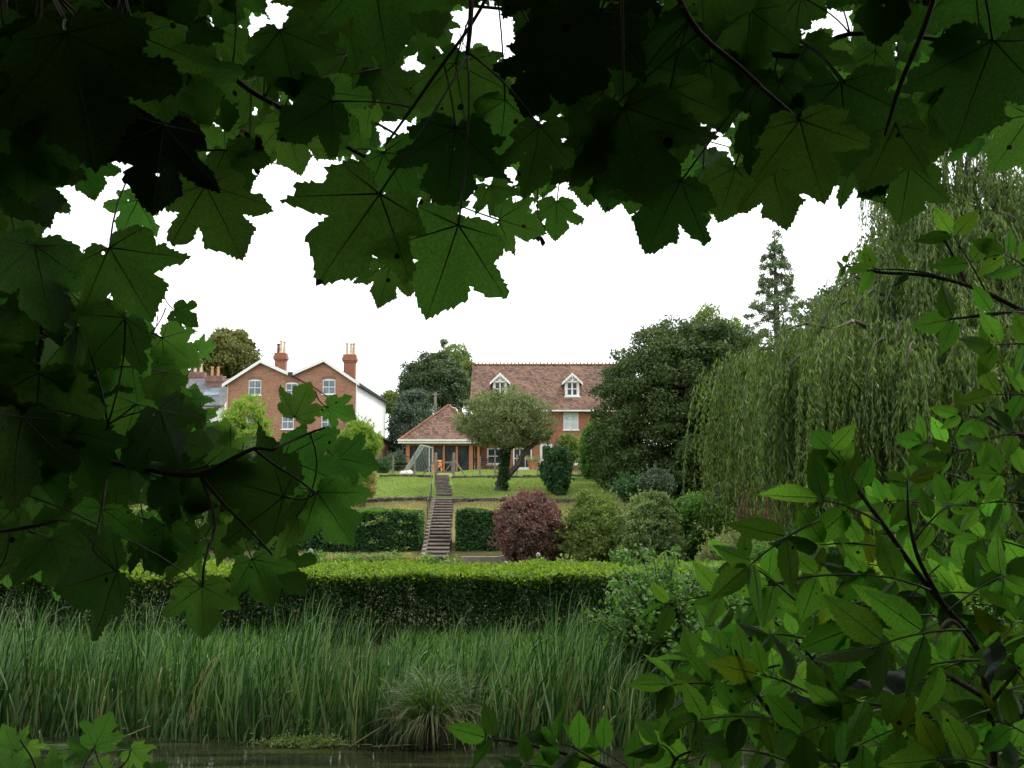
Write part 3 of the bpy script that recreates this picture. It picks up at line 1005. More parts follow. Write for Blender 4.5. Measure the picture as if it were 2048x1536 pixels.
def rubble_row(name, label, x0, x1, yfun, h, size, gap=None):
    """A low dry-stone edge: a continuous core with uneven stones set along it."""
    root = empty(name, ((x0 + x1) / 2, float(yfun((x0 + x1) / 2)), ground_z((x0 + x1) / 2, float(yfun((x0 + x1) / 2)))))
    tag(root, label, 'wall')
    core, st = MB(), MB()
    x = x0
    while x < x1:
        w = size * random.uniform(.6, 1.5)
        if not (gap and gap[0] < x < gap[1]):
            y = float(yfun(x))
            z = max(ground_z(x, y - .3), ground_z(x, y + .3))
            for lay in range(2):
                hh = h * random.uniform(.4, .62)
                zz = z - .18 + lay * h * .5
                d = random.uniform(.12, .22)
                v = [(x + random.uniform(-.03, .03) + (w - .02) * a, y + (b - .5) * 2 * d, zz + c * hh + random.uniform(-.025, .025)) for c in (0, 1) for b in (0, 1) for a in (0, 1)]
                st.add(v, [(0, 1, 3, 2), (4, 6, 7, 5), (0, 4, 5, 1), (1, 5, 7, 3), (3, 7, 6, 2), (2, 6, 4, 0)])
        x += w
    s = st.build('stones', M['stone'], root, bevel=.0)
    s['kind'] = 'stuff'
    settle(root)
    return root


rubble_row('stone_wall', 'low dry stone wall edging the upper lawn below the wire fence', xat(762, 58), xat(1225, 58), lambda x: 57.9, .24, .26, gap=(-4.9, -3.8))
rubble_row('stone_wall', 'low mossy stone wall between the dry grass slope and the apple tree lawn', xat(640, 47.6), xat(1180, 47.6), lambda x: 47.5, .17, .22, gap=(-4.1, -2.6))

# ================================================================ gate, fence, lawn things
GY = 58.6
gt = empty('garden_gate', (xat(890, GY), GY, 3.5))
tag(gt, 'weathered wooden garden gate with braced posts at the head of the steps', 'gate')
gx0, gx1 = xat(872, GY), xat(908, GY)
gb = ground_z(-4, GY)
for x in (gx0, gx1):
    MB().box(x - .08, x + .08, GY - .08, GY + .08, gb - .3, gb + 1.5).build('post', M['grey_wood'], gt, bevel=.01)
MB().bar((gx0 - .06, GY, gb + 1.0), (xat(842, GY), GY - .1, gb - .05), .09, .09).build('brace', M['grey_wood'], gt)
MB().bar((gx1 + .06, GY, gb + 1.0), (xat(934, GY), GY - .1, gb - .05), .09, .09).build('brace', M['grey_wood'], gt)
for z in (.25, .85):
    MB().box(gx0 + .1, gx1 - .1, GY - .03, GY + .03, gb + z, gb + z + .09).build('rail', M['grey_wood'], gt)
MB().bar((gx0 + .12, GY - .04, gb + .9), ((gx0 + gx1) / 2, GY - .04, gb + .28), .07, .05).build('brace', M['grey_wood'], gt)
MB().bar((gx1 - .12, GY - .04, gb + .9), ((gx0 + gx1) / 2, GY - .04, gb + .28), .07, .05).build('brace', M['grey_wood'], gt)
for k in (0, 1):
    x = gx0 + .13 if k == 0 else gx1 - .13
    MB().box(x - .04, x + .04, GY - .028, GY + .028, gb + .2, gb + 1.0).build('stile', M['grey_wood'], gt)
settle(gt)
wf = empty('wire_fence', (0, GY, 3.5))
tag(wf, 'thin wire fence on slender posts along the upper lawn edge', 'fence')
fp = [787, 830, 960, 990, 1034, 1075, 1118, 1157, 1180, 1215]
for px in fp:
    x = xat(px, GY)
    z = ground_z(x, GY)
    MB().box(x - .05, x + .05, GY - .05, GY + .05, z - .2, z + random.uniform(1.0, 1.35)).build('post', M['grey_wood'], wf)
for px_a, px_b in ((745, 840), (936, 1230)):
    for h in (.3, .6, .9):
        xa, xb = xat(px_a, GY), xat(px_b, GY)
        MB().tube([(xa, GY, ground_z(xa, GY) + h), ((xa + xb) / 2, GY, ground_z((xa + xb) / 2, GY) + h - .03), (xb, GY, ground_z(xb, GY) + h)], .006, 4).build('wire', M['lead'], wf)
settle(wf)

# football goal seen from its side
QY = 64.0
gl_ = empty('football_goal', (xat(835, QY), QY, 3.75))
tag(gl_, 'small white football goal with drooping net in front of the garden room', 'goal')
zb = ground_z(-6, QY)
xp, xm_, xf = xat(859, QY), xat(841, QY), xat(806, QY)
zt = zat(890, QY)
for y in (QY, QY + 2.6):
    MB().tube([(xp, y, zb), (xp, y, zt - .12)], .04, 8).build('post', M['goal_white'], gl_)
    MB().tube([(xp, y, zt - .12), (xm_, y, zt)], .035, 8).build('top_arm', M['goal_white'], gl_)
    MB().tube([(xm_, y, zt), (xf, y, zb + .03)], .03, 8).build('stay', M['goal_white'], gl_)
    MB().tube([(xp, y, zb + .03), (xf, y, zb + .03)], .03, 8).build('ground_bar', M['goal_white'], gl_)
MB().tube([(xp, QY, zt - .12), (xp, QY + 2.6, zt - .12)], .04, 8).build('crossbar', M['goal_white'], gl_)
MB().tube([(xf, QY, zb + .03), (xf, QY + 2.6, zb + .03)], .03, 8).build('back_bar', M['goal_white'], gl_)
nt_ = MB()


def net_panel(A, B, C, D, n, m):
    A, B, C, D = map(Vector, (A, B, C, D))
    q = lambda u, v: A.lerp(B, u).lerp(D.lerp(C, u), v)
    for i in range(-m, n + 1):
        for sgn in (1, -1):
            pts = []
            for j in range(m + 1):
                u = (i + j) / n if sgn > 0 else (n - i - j) / n
                if 0 <= u <= 1:
                    pts.append(q(u, j / m))
            if len(pts) > 1:
                nt_.tube([pts[0], pts[-1]], .003, 3, cap=False)


net_panel((xp, QY, zb), (xf, QY, zb), (xm_, QY, zt), (xp, QY, zt - .12), 11, 11)
net_panel((xp, QY + 2.6, zb), (xf, QY + 2.6, zb), (xm_, QY + 2.6, zt), (xp, QY + 2.6, zt - .12), 9, 9)
net_panel((xf, QY, zb), (xf, QY + 2.6, zb), (xm_, QY + 2.6, zt), (xm_, QY, zt), 14, 10)
nt_.build('net', M['goal_white'], gl_)['kind'] = 'stuff'
settle(gl_)

# orange plastic chair
CY_ = 66.0
ch = empty('plastic_chair', (xat(876, CY_), CY_, ground_z(-5, CY_)))
tag(ch, 'bright orange plastic garden chair behind the wooden gate', 'chair')
cx, cz = xat(876, CY_), ground_z(-5, CY_)
MB().box(cx - .27, cx + .27, CY_ - .25, CY_ + .25, cz + .40, cz + .45).build('seat', M['orange_plastic'], ch, bevel=.012)
bk = MB()
bk.add([(cx - .27, CY_ + .22, cz + .46), (cx + .27, CY_ + .22, cz + .46), (cx + .25, CY_ + .34, cz + .92), (cx - .25, CY_ + .34, cz + .92),
        (cx - .27, CY_ + .26, cz + .46), (cx + .27, CY_ + .26, cz + .46), (cx + .25, CY_ + .38, cz + .92), (cx - .25, CY_ + .38, cz + .92)],
       [(0, 1, 2, 3), (7, 6, 5, 4), (0, 4, 5, 1), (1, 5, 6, 2), (2, 6, 7, 3), (3, 7, 4, 0)])
bk.build('backrest', M['orange_plastic'], ch)
for sx in (-1, 1):
    for sy in (-1, 1):
        MB().bar((cx + sx * .24, CY_ + sy * .2, cz + .4), (cx + sx * .28, CY_ + sy * .26, cz - .02), .05, .05).build('leg', M['orange_plastic'], ch)
    MB().box(cx + sx * .27 - .025, cx + sx * .27 + .025, CY_ - .24, CY_ + .3, cz + .62, cz + .66).build('armrest', M['orange_plastic'], ch)
    MB().box(cx + sx * .27 - .02, cx + sx * .27 + .02, CY_ - .22, CY_ - .17, cz + .452, cz + .619).build('arm_support', M['orange_plastic'], ch)
settle(ch)


def lump(name, label, cat, c, r_, mat, group=None):
    bm = bmesh.new()
    bmesh.ops.create_icosphere(bm, subdivisions=2, radius=1)
    for v in bm.verts:
        k = 1 + .18 * math.sin(v.co.x * 3 + c[0]) * math.cos(v.co.y * 4)
        v.co = Vector((v.co.x * r_[0] * k, v.co.y * r_[1] * k, v.co.z * r_[2] * k))
    me = bpy.data.meshes.new(name)
    bm.to_mesh(me)
    bm.free()
    o = link(name, me, None, M[mat])
    o.location = c
    return tag(o, label, cat, group)


for px, r_, lab in ((807, (.22, .2, .17), 'white painted rock on the lawn edge by the goal, the one farther from the gate'), (818, (.26, .2, .2), 'white painted rock on the lawn edge by the goal, the one nearer the gate')):
    x = xat(px, 59.4)
    lump('white_rock', lab, 'rock', (x, 59.4, ground_z(x, 59.4) + .1), r_, 'flower_white', 'white rocks beside the goal')

# terracotta pot with a plant
TY = 72.0
tp = empty('plant_pot', (xat(1066, TY), TY, ground_z(1.6, TY)))
tag(tp, 'large terracotta pot with a straw coloured plant in front of the house door', 'plant pot')
tx, tz = xat(1066, TY), ground_z(1.6, TY)
prof = [(.26, 0), (.30, .1), (.38, .62), (.43, .64), (.43, .74), (.37, .74), (.35, .6)]
n = 16
p = MB()
p.add([(tx + a * math.cos(2 * math.pi * k / n), TY + a * math.sin(2 * math.pi * k / n), tz + b) for a, b in prof for k in range(n)],
      [(i * n + k, i * n + (k + 1) % n, (i + 1) * n + (k + 1) % n, (i + 1) * n + k) for i in range(len(prof) - 1) for k in range(n)] + [tuple(range((len(prof) - 1) * n, len(prof) * n))])
p.build('pot', M['terracotta'], tp)
k = 240
a = rng.uniform(0, 2 * math.pi, k)
D = np.stack([np.cos(a) * .6, np.sin(a) * .6, rng.uniform(.5, 1.4, k)], 1)
blades('plant', np.stack([tx + np.cos(a) * .15, TY + np.sin(a) * .15, np.full(k, tz + .6)], 1), D, D * np.array([1.5, 1.5, -.6]), rng.uniform(.5, 1.1, k), .03, M['f_straw'], tp, 5, .7)['kind'] = 'stuff'
settle(tp)

# dark garden bench by the house wall
BYY = 73.0
bn = empty('garden_bench', (xat(966, BYY), BYY, ground_z(-2, BYY)))
tag(bn, 'dark slatted garden bench on the terrace between garden room and apple tree', 'bench')
bx, bz_ = xat(966, BYY), ground_z(-2, BYY)
for i in range(4):
    MB().box(bx - .75, bx + .75, BYY - .22 + i * .12, BYY - .13 + i * .12, bz_ + .43, bz_ + .46).build('slat', M['dark_wood'], bn)
for i in range(3):
    MB().box(bx - .75, bx + .75, BYY + .27 + i * .015, BYY + .30 + i * .015, bz_ + .55 + i * .13, bz_ + .64 + i * .13).build('back_slat', M['dark_wood'], bn)
for sx in (-1, 1):
    for y, h in ((-.2, .62), (.31, .92)):
        MB().box(bx + sx * .72 - .03, bx + sx * .72 + .03, BYY + y - .03, BYY + y + .03, bz_ - .05, bz_ + h * .69).build('leg', M['dark_wood'], bn)
settle(bn)
# telegraph pole
tpz = ground_z(xat(870, 92), 92)
tl = empty('telegraph_pole', (xat(870, 92), 92, tpz))
tag(tl, 'weathered wooden telegraph pole standing among the trees behind the garden room', 'pole')
MB().tube([(tl.location.x, 92, tpz - .3), (tl.location.x, 92, zat(785, 92))], [.17, .12], 8).build('shaft', M['grey_wood'], tl)
MB().box(tl.location.x - .35, tl.location.x + .35, 91.83, 91.88, zat(790, 92), zat(788, 92)).build('crossarm', M['grey_wood'], tl)
settle(tl)

# ================================================================ foliage builders
def ell(c, r, n, shell=.55, low=-.5, bumpy=.09):
    """Random points in the outer part of an ellipsoid; returns points and outward normals."""
    out = []
    w, ph = unit(rng.normal(size=(3, 3))), rng.uniform(0, 6, 3)
    while len(out) < n:
        d = rng.normal(size=(n * 2, 3))
        d = unit(d)
        d = d[d[:, 2] > low]
        q = rng.uniform(shell ** 3, 1, len(d)) ** (1 / 3)
        q = q * (1 + bumpy * np.sin(3.1 * d @ w[0] + ph[0]) + bumpy * np.sin(4.7 * d @ w[1] + ph[1]) + bumpy * .6 * np.sin(8 * d @ w[2] + ph[2]))
        out.extend(list(d * q[:, None]))
    u = np.array(out[:n])
    return np.asarray(c) + u * np.asarray(r), unit(u / np.asarray(r))


def clump_leaves(C, CN, cr, per, flat=.7, up=.35, hang=0.0):
    """Leaves gathered into clumps round centres C (outward directions CN)."""
    k = len(C)
    cr = np.broadcast_to(np.asarray(cr, float), (k,))
    d = unit(rng.normal(size=(k, per, 3)) + CN[:, None] * .75 + np.array([0, 0, up]))
    q = rng.uniform(.45, 1.05, (k, per, 1))
    off = d * q * cr[:, None, None] * np.array([1, 1, flat])
    P = (C[:, None] + off).reshape(-1, 3)
    Nn = (d + rng.normal(size=d.shape) * .55).reshape(-1, 3)
    D = (rng.normal(size=d.shape) + d * .5 + np.array([0, 0, -hang])).reshape(-1, 3)
    return P, D, Nn


def limbs(mb, base, top, r0, spread, n, crown_c, crown_r, lean=None):
    """Tapered trunk with crooked limbs reaching into the crown."""
    base, top = Vector(base), Vector(top)
    pts = [base.lerp(top, t) + Vector((math.sin(t * 5 + base.x) * r0 * .5, math.cos(t * 4 + base.y) * r0 * .5, 0)) * (1 if 0 < t < 1 else 0) for t in np.linspace(0, 1, 7)]
    mb.tube(pts, [r0 * 1.25, r0, r0 * .92, r0 * .85, r0 * .75, r0 * .6, r0 * .45], 9)
    for i in range(n):
        a = 2 * math.pi * (i + random.random() * .6) / n
        t = random.uniform(.45, .98)
        s = base.lerp(top, t)
        e = Vector(crown_c) + Vector((math.cos(a) * crown_r[0], math.sin(a) * crown_r[1], random.uniform(-.3, .75) * crown_r[2])) * spread
        mid = s.lerp(e, .5) + Vector((random.uniform(-.1, .1), random.uniform(-.1, .1), random.uniform(.0, .15))) * (e - s).length
        mb.tube([s, s.lerp(mid, .6) , mid, e], [r0 * .42, r0 * .34, r0 * .24, r0 * .06], 6)


def tree(name, label, px0, px1, py_top, py_bot, Y, mat, nclump=120, cr=.9, per=160, leaf=.16, trunk=.25, base_y=None, depth=None, cat='tree', group=None, shell=.55,
         bark='bark', flat=.7, lo=-.5, hang=0.0, wl=.65, extra=None, up=.35, shape='kite'):
    """A broad-leaved tree whose crown fills the given photo rectangle at distance Y."""
    c0, c1 = at(px0, py_bot, Y), at(px1, py_top, Y)
    c = ((c0.x + c1.x) / 2, Y, (c0.z + c1.z) / 2)
    r_ = (abs(c1.x - c0.x) / 2, (depth or abs(c1.x - c0.x) / 2), abs(c1.z - c0.z) / 2)
    gzb = ground_z(c[0], Y)
    root = empty(name, (c[0], Y, gzb))
    tag(root, label, cat, group)
    inner = tuple(max(.3, a - cr * .75) for a in r_)
    C, CN = ell(c, inner, nclump, shell, lo)
    if extra is not None:
        C, CN = extra(C, CN)
    crs = cr * rng.uniform(.6, 1.2, len(C))
    P, D, Nn = clump_leaves(C, CN, crs, per, flat, up=up, hang=hang)
    L = leaf * rng.uniform(.7, 1.35, len(P))
    leaves('crown', P, D, Nn, L, L * wl, M[mat], root, shape)
    t = MB()
    limbs(t, (c[0], Y, gzb - .3), (c[0] + random.uniform(-.1, .1) * r_[0], Y, c[2] + r_[2] * .25), trunk, .72, 9, c, r_)
    t.build('trunk', M[bark], root, smooth=True)
    settle(root)
    return root


# ---- trees behind the houses
tree('oak_tree', 'autumn tinged oak tree behind the twin gabled house', 395, 530, 652, 800, 118, 'f_oak', 130, 1.3, 200, .34, .45)
tree('broadleaf_tree', 'rounded dark green tree behind the garden room roof', 797, 950, 704, 860, 104, 'f_round', 170, 1.2, 220, .27, .4)
tree('broadleaf_tree', 'pale green airy tree rising behind the rounded dark tree', 868, 965, 682, 850, 122, 'f_light', 90, 1.3, 160, .3, .35)
tree('blue_conifer', 'blue-grey feathery evergreen between the white wall and the garden room', 776, 878, 772, 960, 88, 'f_blue', 150, 1.0, 230, .2, .3, lo=-.9)
tree('broadleaf_tree', 'pale yellow-green tree just right of the white house wall', 766, 800, 772, 850, 125, 'f_light', 40, 1.2, 130, .28, .25)
tree('broadleaf_tree', 'dense tree filling the gap left of the oak', 250, 400, 690, 900, 105, 'f_round', 120, 1.4, 170, .32, .4)
tree('broadleaf_tree', 'tall green tree showing through the leaves at the far left', -60, 150, 590, 900, 95, 'f_round', 150, 1.5, 170, .34, .4)
tree('broadleaf_tree', 'bright green tree peeping over the dark yew', 1335, 1520, 618, 900, 72, 'f_light', 150, 1.0, 190, .2, .35)
tree('broadleaf_tree', 'dark tree behind the willow at the far right', 1560, 1900, 560, 980, 70, 'f_round', 200, 1.6, 170, .3, .4)
tree('broadleaf_tree', 'low dark tree mass seen under the willow strands', 1440, 1780, 760, 1080, 46, 'f_round', 190, 1.1, 170, .2, .3, lo=-.95)
tree('broadleaf_tree', 'tall dark tree standing right behind the willow crown', 1700, 2140, 380, 900, 44, 'f_round', 240, 1.3, 190, .22, .4)
tree('broadleaf_tree', 'deep green tree closing the garden right of the willow', 1800, 2200, 700, 1040, 55, 'f_round', 200, 1.5, 170, .26, .4)

# ---- tall spired conifers
def spire(name, label, px, py0, py1, Y, wscale, n, cl, per, leaf):
    cx = xat(px, Y)
    cf = empty(name, (cx, Y, ground_z(cx, Y)))
    tag(cf, label, 'tree')
    zt, zb_ = zat(py0, Y), zat(py1, Y)
    wid = lambda t: np.interp(t, [0, .12, .3, .42, .55, .75, 1], [.08, .7, 1.15, 1.5, 3.2, 3.7, 3.4]) * wscale
    C, CN = [], []
    for i in range(n):
        t = rng.uniform(0, 1) ** .62
        a, q = rng.uniform(0, 2 * math.pi), rng.uniform(.25, 1)
        C.append((cx + math.cos(a) * wid(t) * q, Y + math.sin(a) * wid(t) * q, zt + (zb_ - zt) * t - .3 * q))
        CN.append((math.cos(a), math.sin(a), .1))
    C, CN = np.array(C), np.array(CN)
    P, D, Nn = clump_leaves(C, CN, rng.uniform(cl * .5, cl, len(C)), per, .7)
    L = leaf * rng.uniform(.7, 1.3, len(P))
    leaves('crown', P, D, Nn, L, L * .5, M['f_conifer'], cf)
    t = MB().tube([(cx, Y, ground_z(cx, Y) - .3), (cx, Y, (zt + zb_) / 2), (cx, Y, zt - .1)], [.4 * wscale, .2 * wscale, .03], 8)
    for i in range(26):
        z = zt + (zb_ - zt) * (i + .5) / 26
        w = float(wid((i + .5) / 26)) * .8
        t.tube([(cx, Y, z), (cx + math.cos(i * 2.4) * w, Y + math.sin(i * 2.4) * w, z - .15)], [.06 * wscale, .015], 5)
    t.build('trunk', M['bark'], cf)
    settle(cf)


spire('spired_conifer', 'tall spired conifer standing clear against the sky beside the willow', 1560, 455, 780, 84, 1.25, 330, .58, 80, .22)
spire('spired_conifer', 'thin dark conifer tip poking above the trees behind the garden room', 886, 672, 790, 128, .55, 90, .5, 90, .22)

# ---- big dark yew
def yew():
    Y = 50.0
    root = empty('yew_tree', (xat(1360, Y), Y, ground_z(9, Y)))
    tag(root, 'huge dark yew tree standing between the red house and the willow', 'tree')
    C, CN = [], []
    ztop, zbot = zat(655, Y), zat(1010, Y)
    for i in range(860):
        t = rng.uniform(0, 1) ** .85
        z = ztop + (zbot - ztop) * t
        xl_ = np.interp(t, [0, .08, .2, .35, .6, .85, 1], [1320, 1270, 1212, 1192, 1176, 1200, 1225])
        xr_ = np.interp(t, [0, .1, .3, 1], [1470, 1530, 1560, 1560])
        cxx = xat((xl_ + xr_) / 2, Y)
        hw_ = xat((xr_ - xl_) / 2 + 1024, Y) - .25
        a = rng.uniform(0, 2 * math.pi)
        q = rng.uniform(.6, 1.0) if i % 3 else rng.uniform(.1, .62)
        C.append((cxx + math.cos(a) * hw_ * q, Y + math.sin(a) * hw_ * .85 * q, z + rng.normal() * .15))
        CN.append((math.cos(a), math.sin(a), .35))
    C, CN = np.array(C), np.array(CN)
    P, D, Nn = clump_leaves(C, CN, rng.uniform(.45, 1.05, len(C)), 210, .58, hang=.4)
    L = .17 * rng.uniform(.6, 1.4, len(P))
    leaves('crown', P, D, Nn, L, L * .45, M['f_yew'], root)
    t = MB()
    cx = xat(1375, Y)
    limbs(t, (cx, Y, ground_z(cx, Y) - .3), (cx, Y, ztop - 2), .6, .75, 14, (cx, Y, (ztop + zbot) / 2), (4, 3.6, 4))
    t.build('trunk', M['bark'], root, smooth=True)
    settle(root)


yew()

# ---- old apple tree with a bare crooked trunk and ivy
def apple():
    Y = 50.5
    bx, bz = xat(1003, Y), ground_z(xat(1003, Y), Y)
    root = empty('apple_tree', (bx, Y, bz))
    tag(root, 'old spreading apple tree with grey-green crown and crooked ivy-clad trunk on the lawn', 'tree')
    A = lambda px, py, dy=0: at(px, py, Y + dy)
    t = MB()
    t.tube([A(1001, 990), A(1004, 965), A(1008, 940), A(1012, 915), A(1012, 893)], [.42, .31, .27, .26, .24], 10)
    t.tube([A(1010, 955), A(1022, 945, -.2), A(1036, 930, -.3), A(1045, 912, -.3), A(1056, 897, -.2), A(1072, 885), A(1085, 868)], [.20, .16, .15, .14, .12, .1, .05], 8)
    for pl in ([(1012, 895), (1002, 878), (985, 862), (965, 840)], [(1012, 893), (1020, 872), (1030, 850), (1035, 815)], [(1012, 900), (1040, 884), (1062, 868), (1080, 845)], [(1005, 885), (975, 876), (945, 872), (925, 862)], [(1015, 885), (1010, 850), (1000, 815)]):
        dy = random.uniform(-1.4, 1.4)
        t.tube([A(x, y, dy * i / 3) for i, (x, y) in enumerate(pl)], [.15, .11, .08, .03], 7)
    for i in range(46):
        a = rng.uniform(0, 2 * math.pi)
        s = A(1012 + rng.uniform(-50, 55), 855 + rng.uniform(-20, 25), rng.uniform(-1, 1))
        e = s + Vector((math.cos(a) * 1.5, math.sin(a) * 1.5, rng.uniform(.0, 1.2)))
        t.tube([s, s.lerp(e, .5) + Vector((0, 0, .15)), e], [.05, .035, .01], 5)
    t.build('trunk', M['bark_grey'], root, smooth=True)
    C, CN = [], []
    cc = A(1010, 845)
    for i in range(520):
        u = unit(rng.normal(size=3))
        if u[2] < -.93:
            u[2] = abs(u[2]) * .3
        q = rng.uniform(.35, 1) ** .5 * (1 + .1 * math.sin(4 * u[0] + 2) + .08 * math.sin(7 * u[2] + 5 * u[0]))
        wx = 2.6 if u[2] > 0 else 2.85
        C.append((cc.x + u[0] * wx * q, Y + u[1] * 2.4 * q, cc.z + u[2] * (1.36 if u[2] > 0 else 1.4 + .45 * abs(u[0])) * q + (rng.uniform(0, .35) if u[2] > .4 else 0)))
        CN.append(u)
    C, CN = np.array(C), np.array(CN)
    P, D, Nn = clump_leaves(C, CN, rng.uniform(.14, .5, len(C)), 66, .85, up=.3)
    # upright water shoots and drooping sprays
    ns = 520
    u = unit(rng.normal(size=(ns, 3)))
    u[:, 2] = np.where(u[:, 2] < -.6, -u[:, 2], u[:, 2])
    S = np.array([cc.x, Y, cc.z]) + u * np.where(u[:, 2:] > 0, np.array([2.6, 2.5, 1.3]), np.array([2.8, 2.5, 1.6])) * rng.uniform(.8, 1.0, (ns, 1))
    dr = unit(u * .7 + rng.normal(size=(ns, 3)) * .4 + np.array([0, 0, .5]))
    q = rng.uniform(0, 1, (ns, 13, 1))
    P = np.concatenate([P, (S[:, None] + dr[:, None] * q * rng.uniform(.25, .75, (ns, 1, 1))).reshape(-1, 3)])
    D = np.concatenate([D, (rng.normal(size=(ns, 13, 3)) * .7 + dr[:, None]).reshape(-1, 3)])
    Nn = np.concatenate([Nn, rng.normal(size=(ns * 13, 3)) + np.array([0, -.3, .6])])
    L = .095 * rng.uniform(.7, 1.4, len(P))
    leaves('crown', P, D, Nn, L, L * .6, M['f_apple'], root)
    # ivy on the trunk
    k = 1500
    tt = rng.uniform(0, 1, k)
    px = 1004 + 8 * tt + rng.normal(size=k) * 5.5 * (1 - .2 * tt)
    py = 975 - 90 * tt
    P = np.array([A(a, b, -.42 + rng.uniform(-.08, .1) + abs(a - 1006) * .012) for a, b in zip(px, py)])
    leaves('ivy', P, rng.normal(size=(k, 3)) + np.array([0, 0, -.7]), rng.normal(size=(k, 3)) * .5 + np.array([0, -1, .2]), .11 * rng.uniform(.7, 1.4, k), .1, M['f_privet'], root)
    settle(root)


apple()


def shrub(name, label, px0, px1, py_top, py_bot, Y, mat, nclump, cr, per, leaf, cat='shrub', group=None, flat=.9, upright=0.0, wl=.55, lo=-.95, power=1.0, stems=14, stem_mat='bark', part='foliage', shape='kite', shell=.6):
    """A rounded or upright shrub standing on the ground, built of leaf clumps on stems."""
    a, b = at(px0, py_bot, Y), at(px1, py_top, Y)
    c = np.array([(a.x + b.x) / 2, Y, (a.z + b.z) / 2])
    r_ = np.array([(b.x - a.x) / 2, (b.x - a.x) / 2, (b.z - a.z) / 2])
    g = ground_z(c[0], Y)
    root = empty(name, (c[0], Y, g))
    tag(root, label, cat, group)
    C, CN = ell(c, np.maximum(r_ - cr * .6, .08), nclump, shell, lo)
    P, D, Nn = clump_leaves(C, CN, cr * rng.uniform(.6, 1.25, nclump), per, flat, up=.3 + upright)
    D = D + np.array([0, 0, upright * 1.5])
    # loose shoots break the outline
    ns = int(nclump * 1.1)
    S, SN = ell(c, np.maximum(r_ - cr * .15, .1), ns, .9, -.35)
    dirs = unit(SN + rng.normal(size=(ns, 3)) * .35 + np.array([0, 0, .5 + upright]))
    q = rng.uniform(0, 1, (ns, 9, 1))
    SP = (S[:, None] + dirs[:, None] * q * (cr * rng.uniform(.5, 1.6, (ns, 1, 1)))).reshape(-1, 3)
    P = np.concatenate([P, SP])
    D = np.concatenate([D, (rng.normal(size=(ns, 9, 3)) * .6 + dirs[:, None]).reshape(-1, 3)])
    Nn = np.concatenate([Nn, rng.normal(size=SP.shape) + np.array([0, -.3, .5])])
    L = leaf * rng.uniform(.65, 1.4, len(P))
    leaves(part, P, D, Nn, L, L * wl, M[mat], root, shape)
    t = MB()
    for i in range(stems):
        an = 2 * math.pi * i / stems + random.random()
        s = Vector((c[0] + math.cos(an) * r_[0] * .18, Y + math.sin(an) * r_[1] * .18, g - .1))
        e = Vector((c[0] + math.cos(an) * r_[0] * .75, Y + math.sin(an) * r_[1] * .75, c[2] + r_[2] * random.uniform(.0, .7)))
        m_ = s.lerp(e, .5) + Vector((0, 0, r_[2] * .2))
        t.tube([s, m_, e], [.035, .025, .008], 5)
    t.build('stem', M[stem_mat], root)
    settle(root)
    return root


# ---- shrubs in the beds right of the steps
shrub('smoke_bush', 'purple-leaved smoke bush with reddish top beside the clipped hedge', 996, 1128, 985, 1150, 31.5, 'f_purple', 256, .24, 144, .085)
shrub('olive_shrub', 'olive green shrub with bronze top next to the purple bush', 1120, 1258, 986, 1165, 31, 'f_olive', 270, .24, 156, .08)
shrub('silver_shrub', 'grey-green upright shrub with pale shoots between olive shrub and laurel', 1232, 1354, 990, 1165, 30, 'f_greygreen', 256, .22, 156, .08, upright=.5)
shrub('laurel_shrub', 'fresh green rounded laurel shrub in front of the yew', 1336, 1466, 988, 1150, 33, 'f_mid', 162, .28, 144, .1)
shrub('copper_shrub', 'dark copper leaved shrub in the gap under the willow', 1470, 1560, 985, 1140, 34, 'f_purple', 70, .3, 90, .1)
shrub('pale_shrub', 'pale grey-green low shrub under the willow strands', 1390, 1560, 1058, 1190, 24, 'f_pale', 110, .18, 110, .06)
shrub('undergrowth_shrub', 'dark leafy undergrowth under the middle of the willow', 1560, 1720, 1040, 1190, 25, 'f_ivy', 130, .2, 110, .07)
shrub('undergrowth_shrub', 'leafy undergrowth under the right half of the willow', 1720, 1900, 1030, 1190, 25, 'f_mid', 130, .2, 110, .07)
shrub('undergrowth_shrub', 'leafy undergrowth at the far right behind the elder', 1890, 2110, 1030, 1190, 25, 'f_ivy', 150, .2, 110, .07)
shrub('undergrowth_shrub', 'bright leafy clump right of the pale shrub', 1500, 1620, 1075, 1190, 22.5, 'f_mid', 90, .16, 110, .06)
shrub('dark_shrub', 'dark green undergrowth shrub below the yew, left of the laurel', 1225, 1300, 955, 1005, 44, 'f_ivy', 70, .3, 110, .1)
shrub('blue_shrub', 'blue-green feathery shrub at the foot of the yew', 1280, 1345, 940, 1005, 43, 'f_blue', 70, .28, 110, .1, upright=.4)
shrub('climber_bush', 'tall green climber filling the corner between house and yew', 1162, 1236, 836, 1000, 56, 'f_mid', 170, .33, 130, .12, lo=-.95)
shrub('ivy_pillar', 'ivy smothered post standing on the lawn right of the apple tree', 1084, 1142, 888, 1000, 49, 'f_ivy', 100, .24, 120, .12, lo=-.95)
shrub('arch_climber', 'brownish climber on the rose arch behind the ivy post', 1118, 1158, 868, 935, 60, 'f_olive', 60, .25, 110, .12)
shrub('yellow_climber', 'yellow-leaved climber against the brick house wall', 1154, 1182, 866, 922, 72, 'f_yellow', 45, .28, 90, .12)
shrub('terrace_bush', 'small dark bush on the terrace edge right of the ivy post', 1185, 1225, 930, 960, 58.5, 'f_mid', 30, .22, 90, .1)
shrub('box_bush', 'clipped dark bush at the lawn edge left of the goal', 748, 784, 918, 948, 62, 'f_hedge', 50, .28, 110, .1)
shrub('low_shrub', 'grey-green round shrub behind the goal beside the outbuilding', 772, 814, 905, 940, 66, 'f_blue', 50, .3, 110, .11)

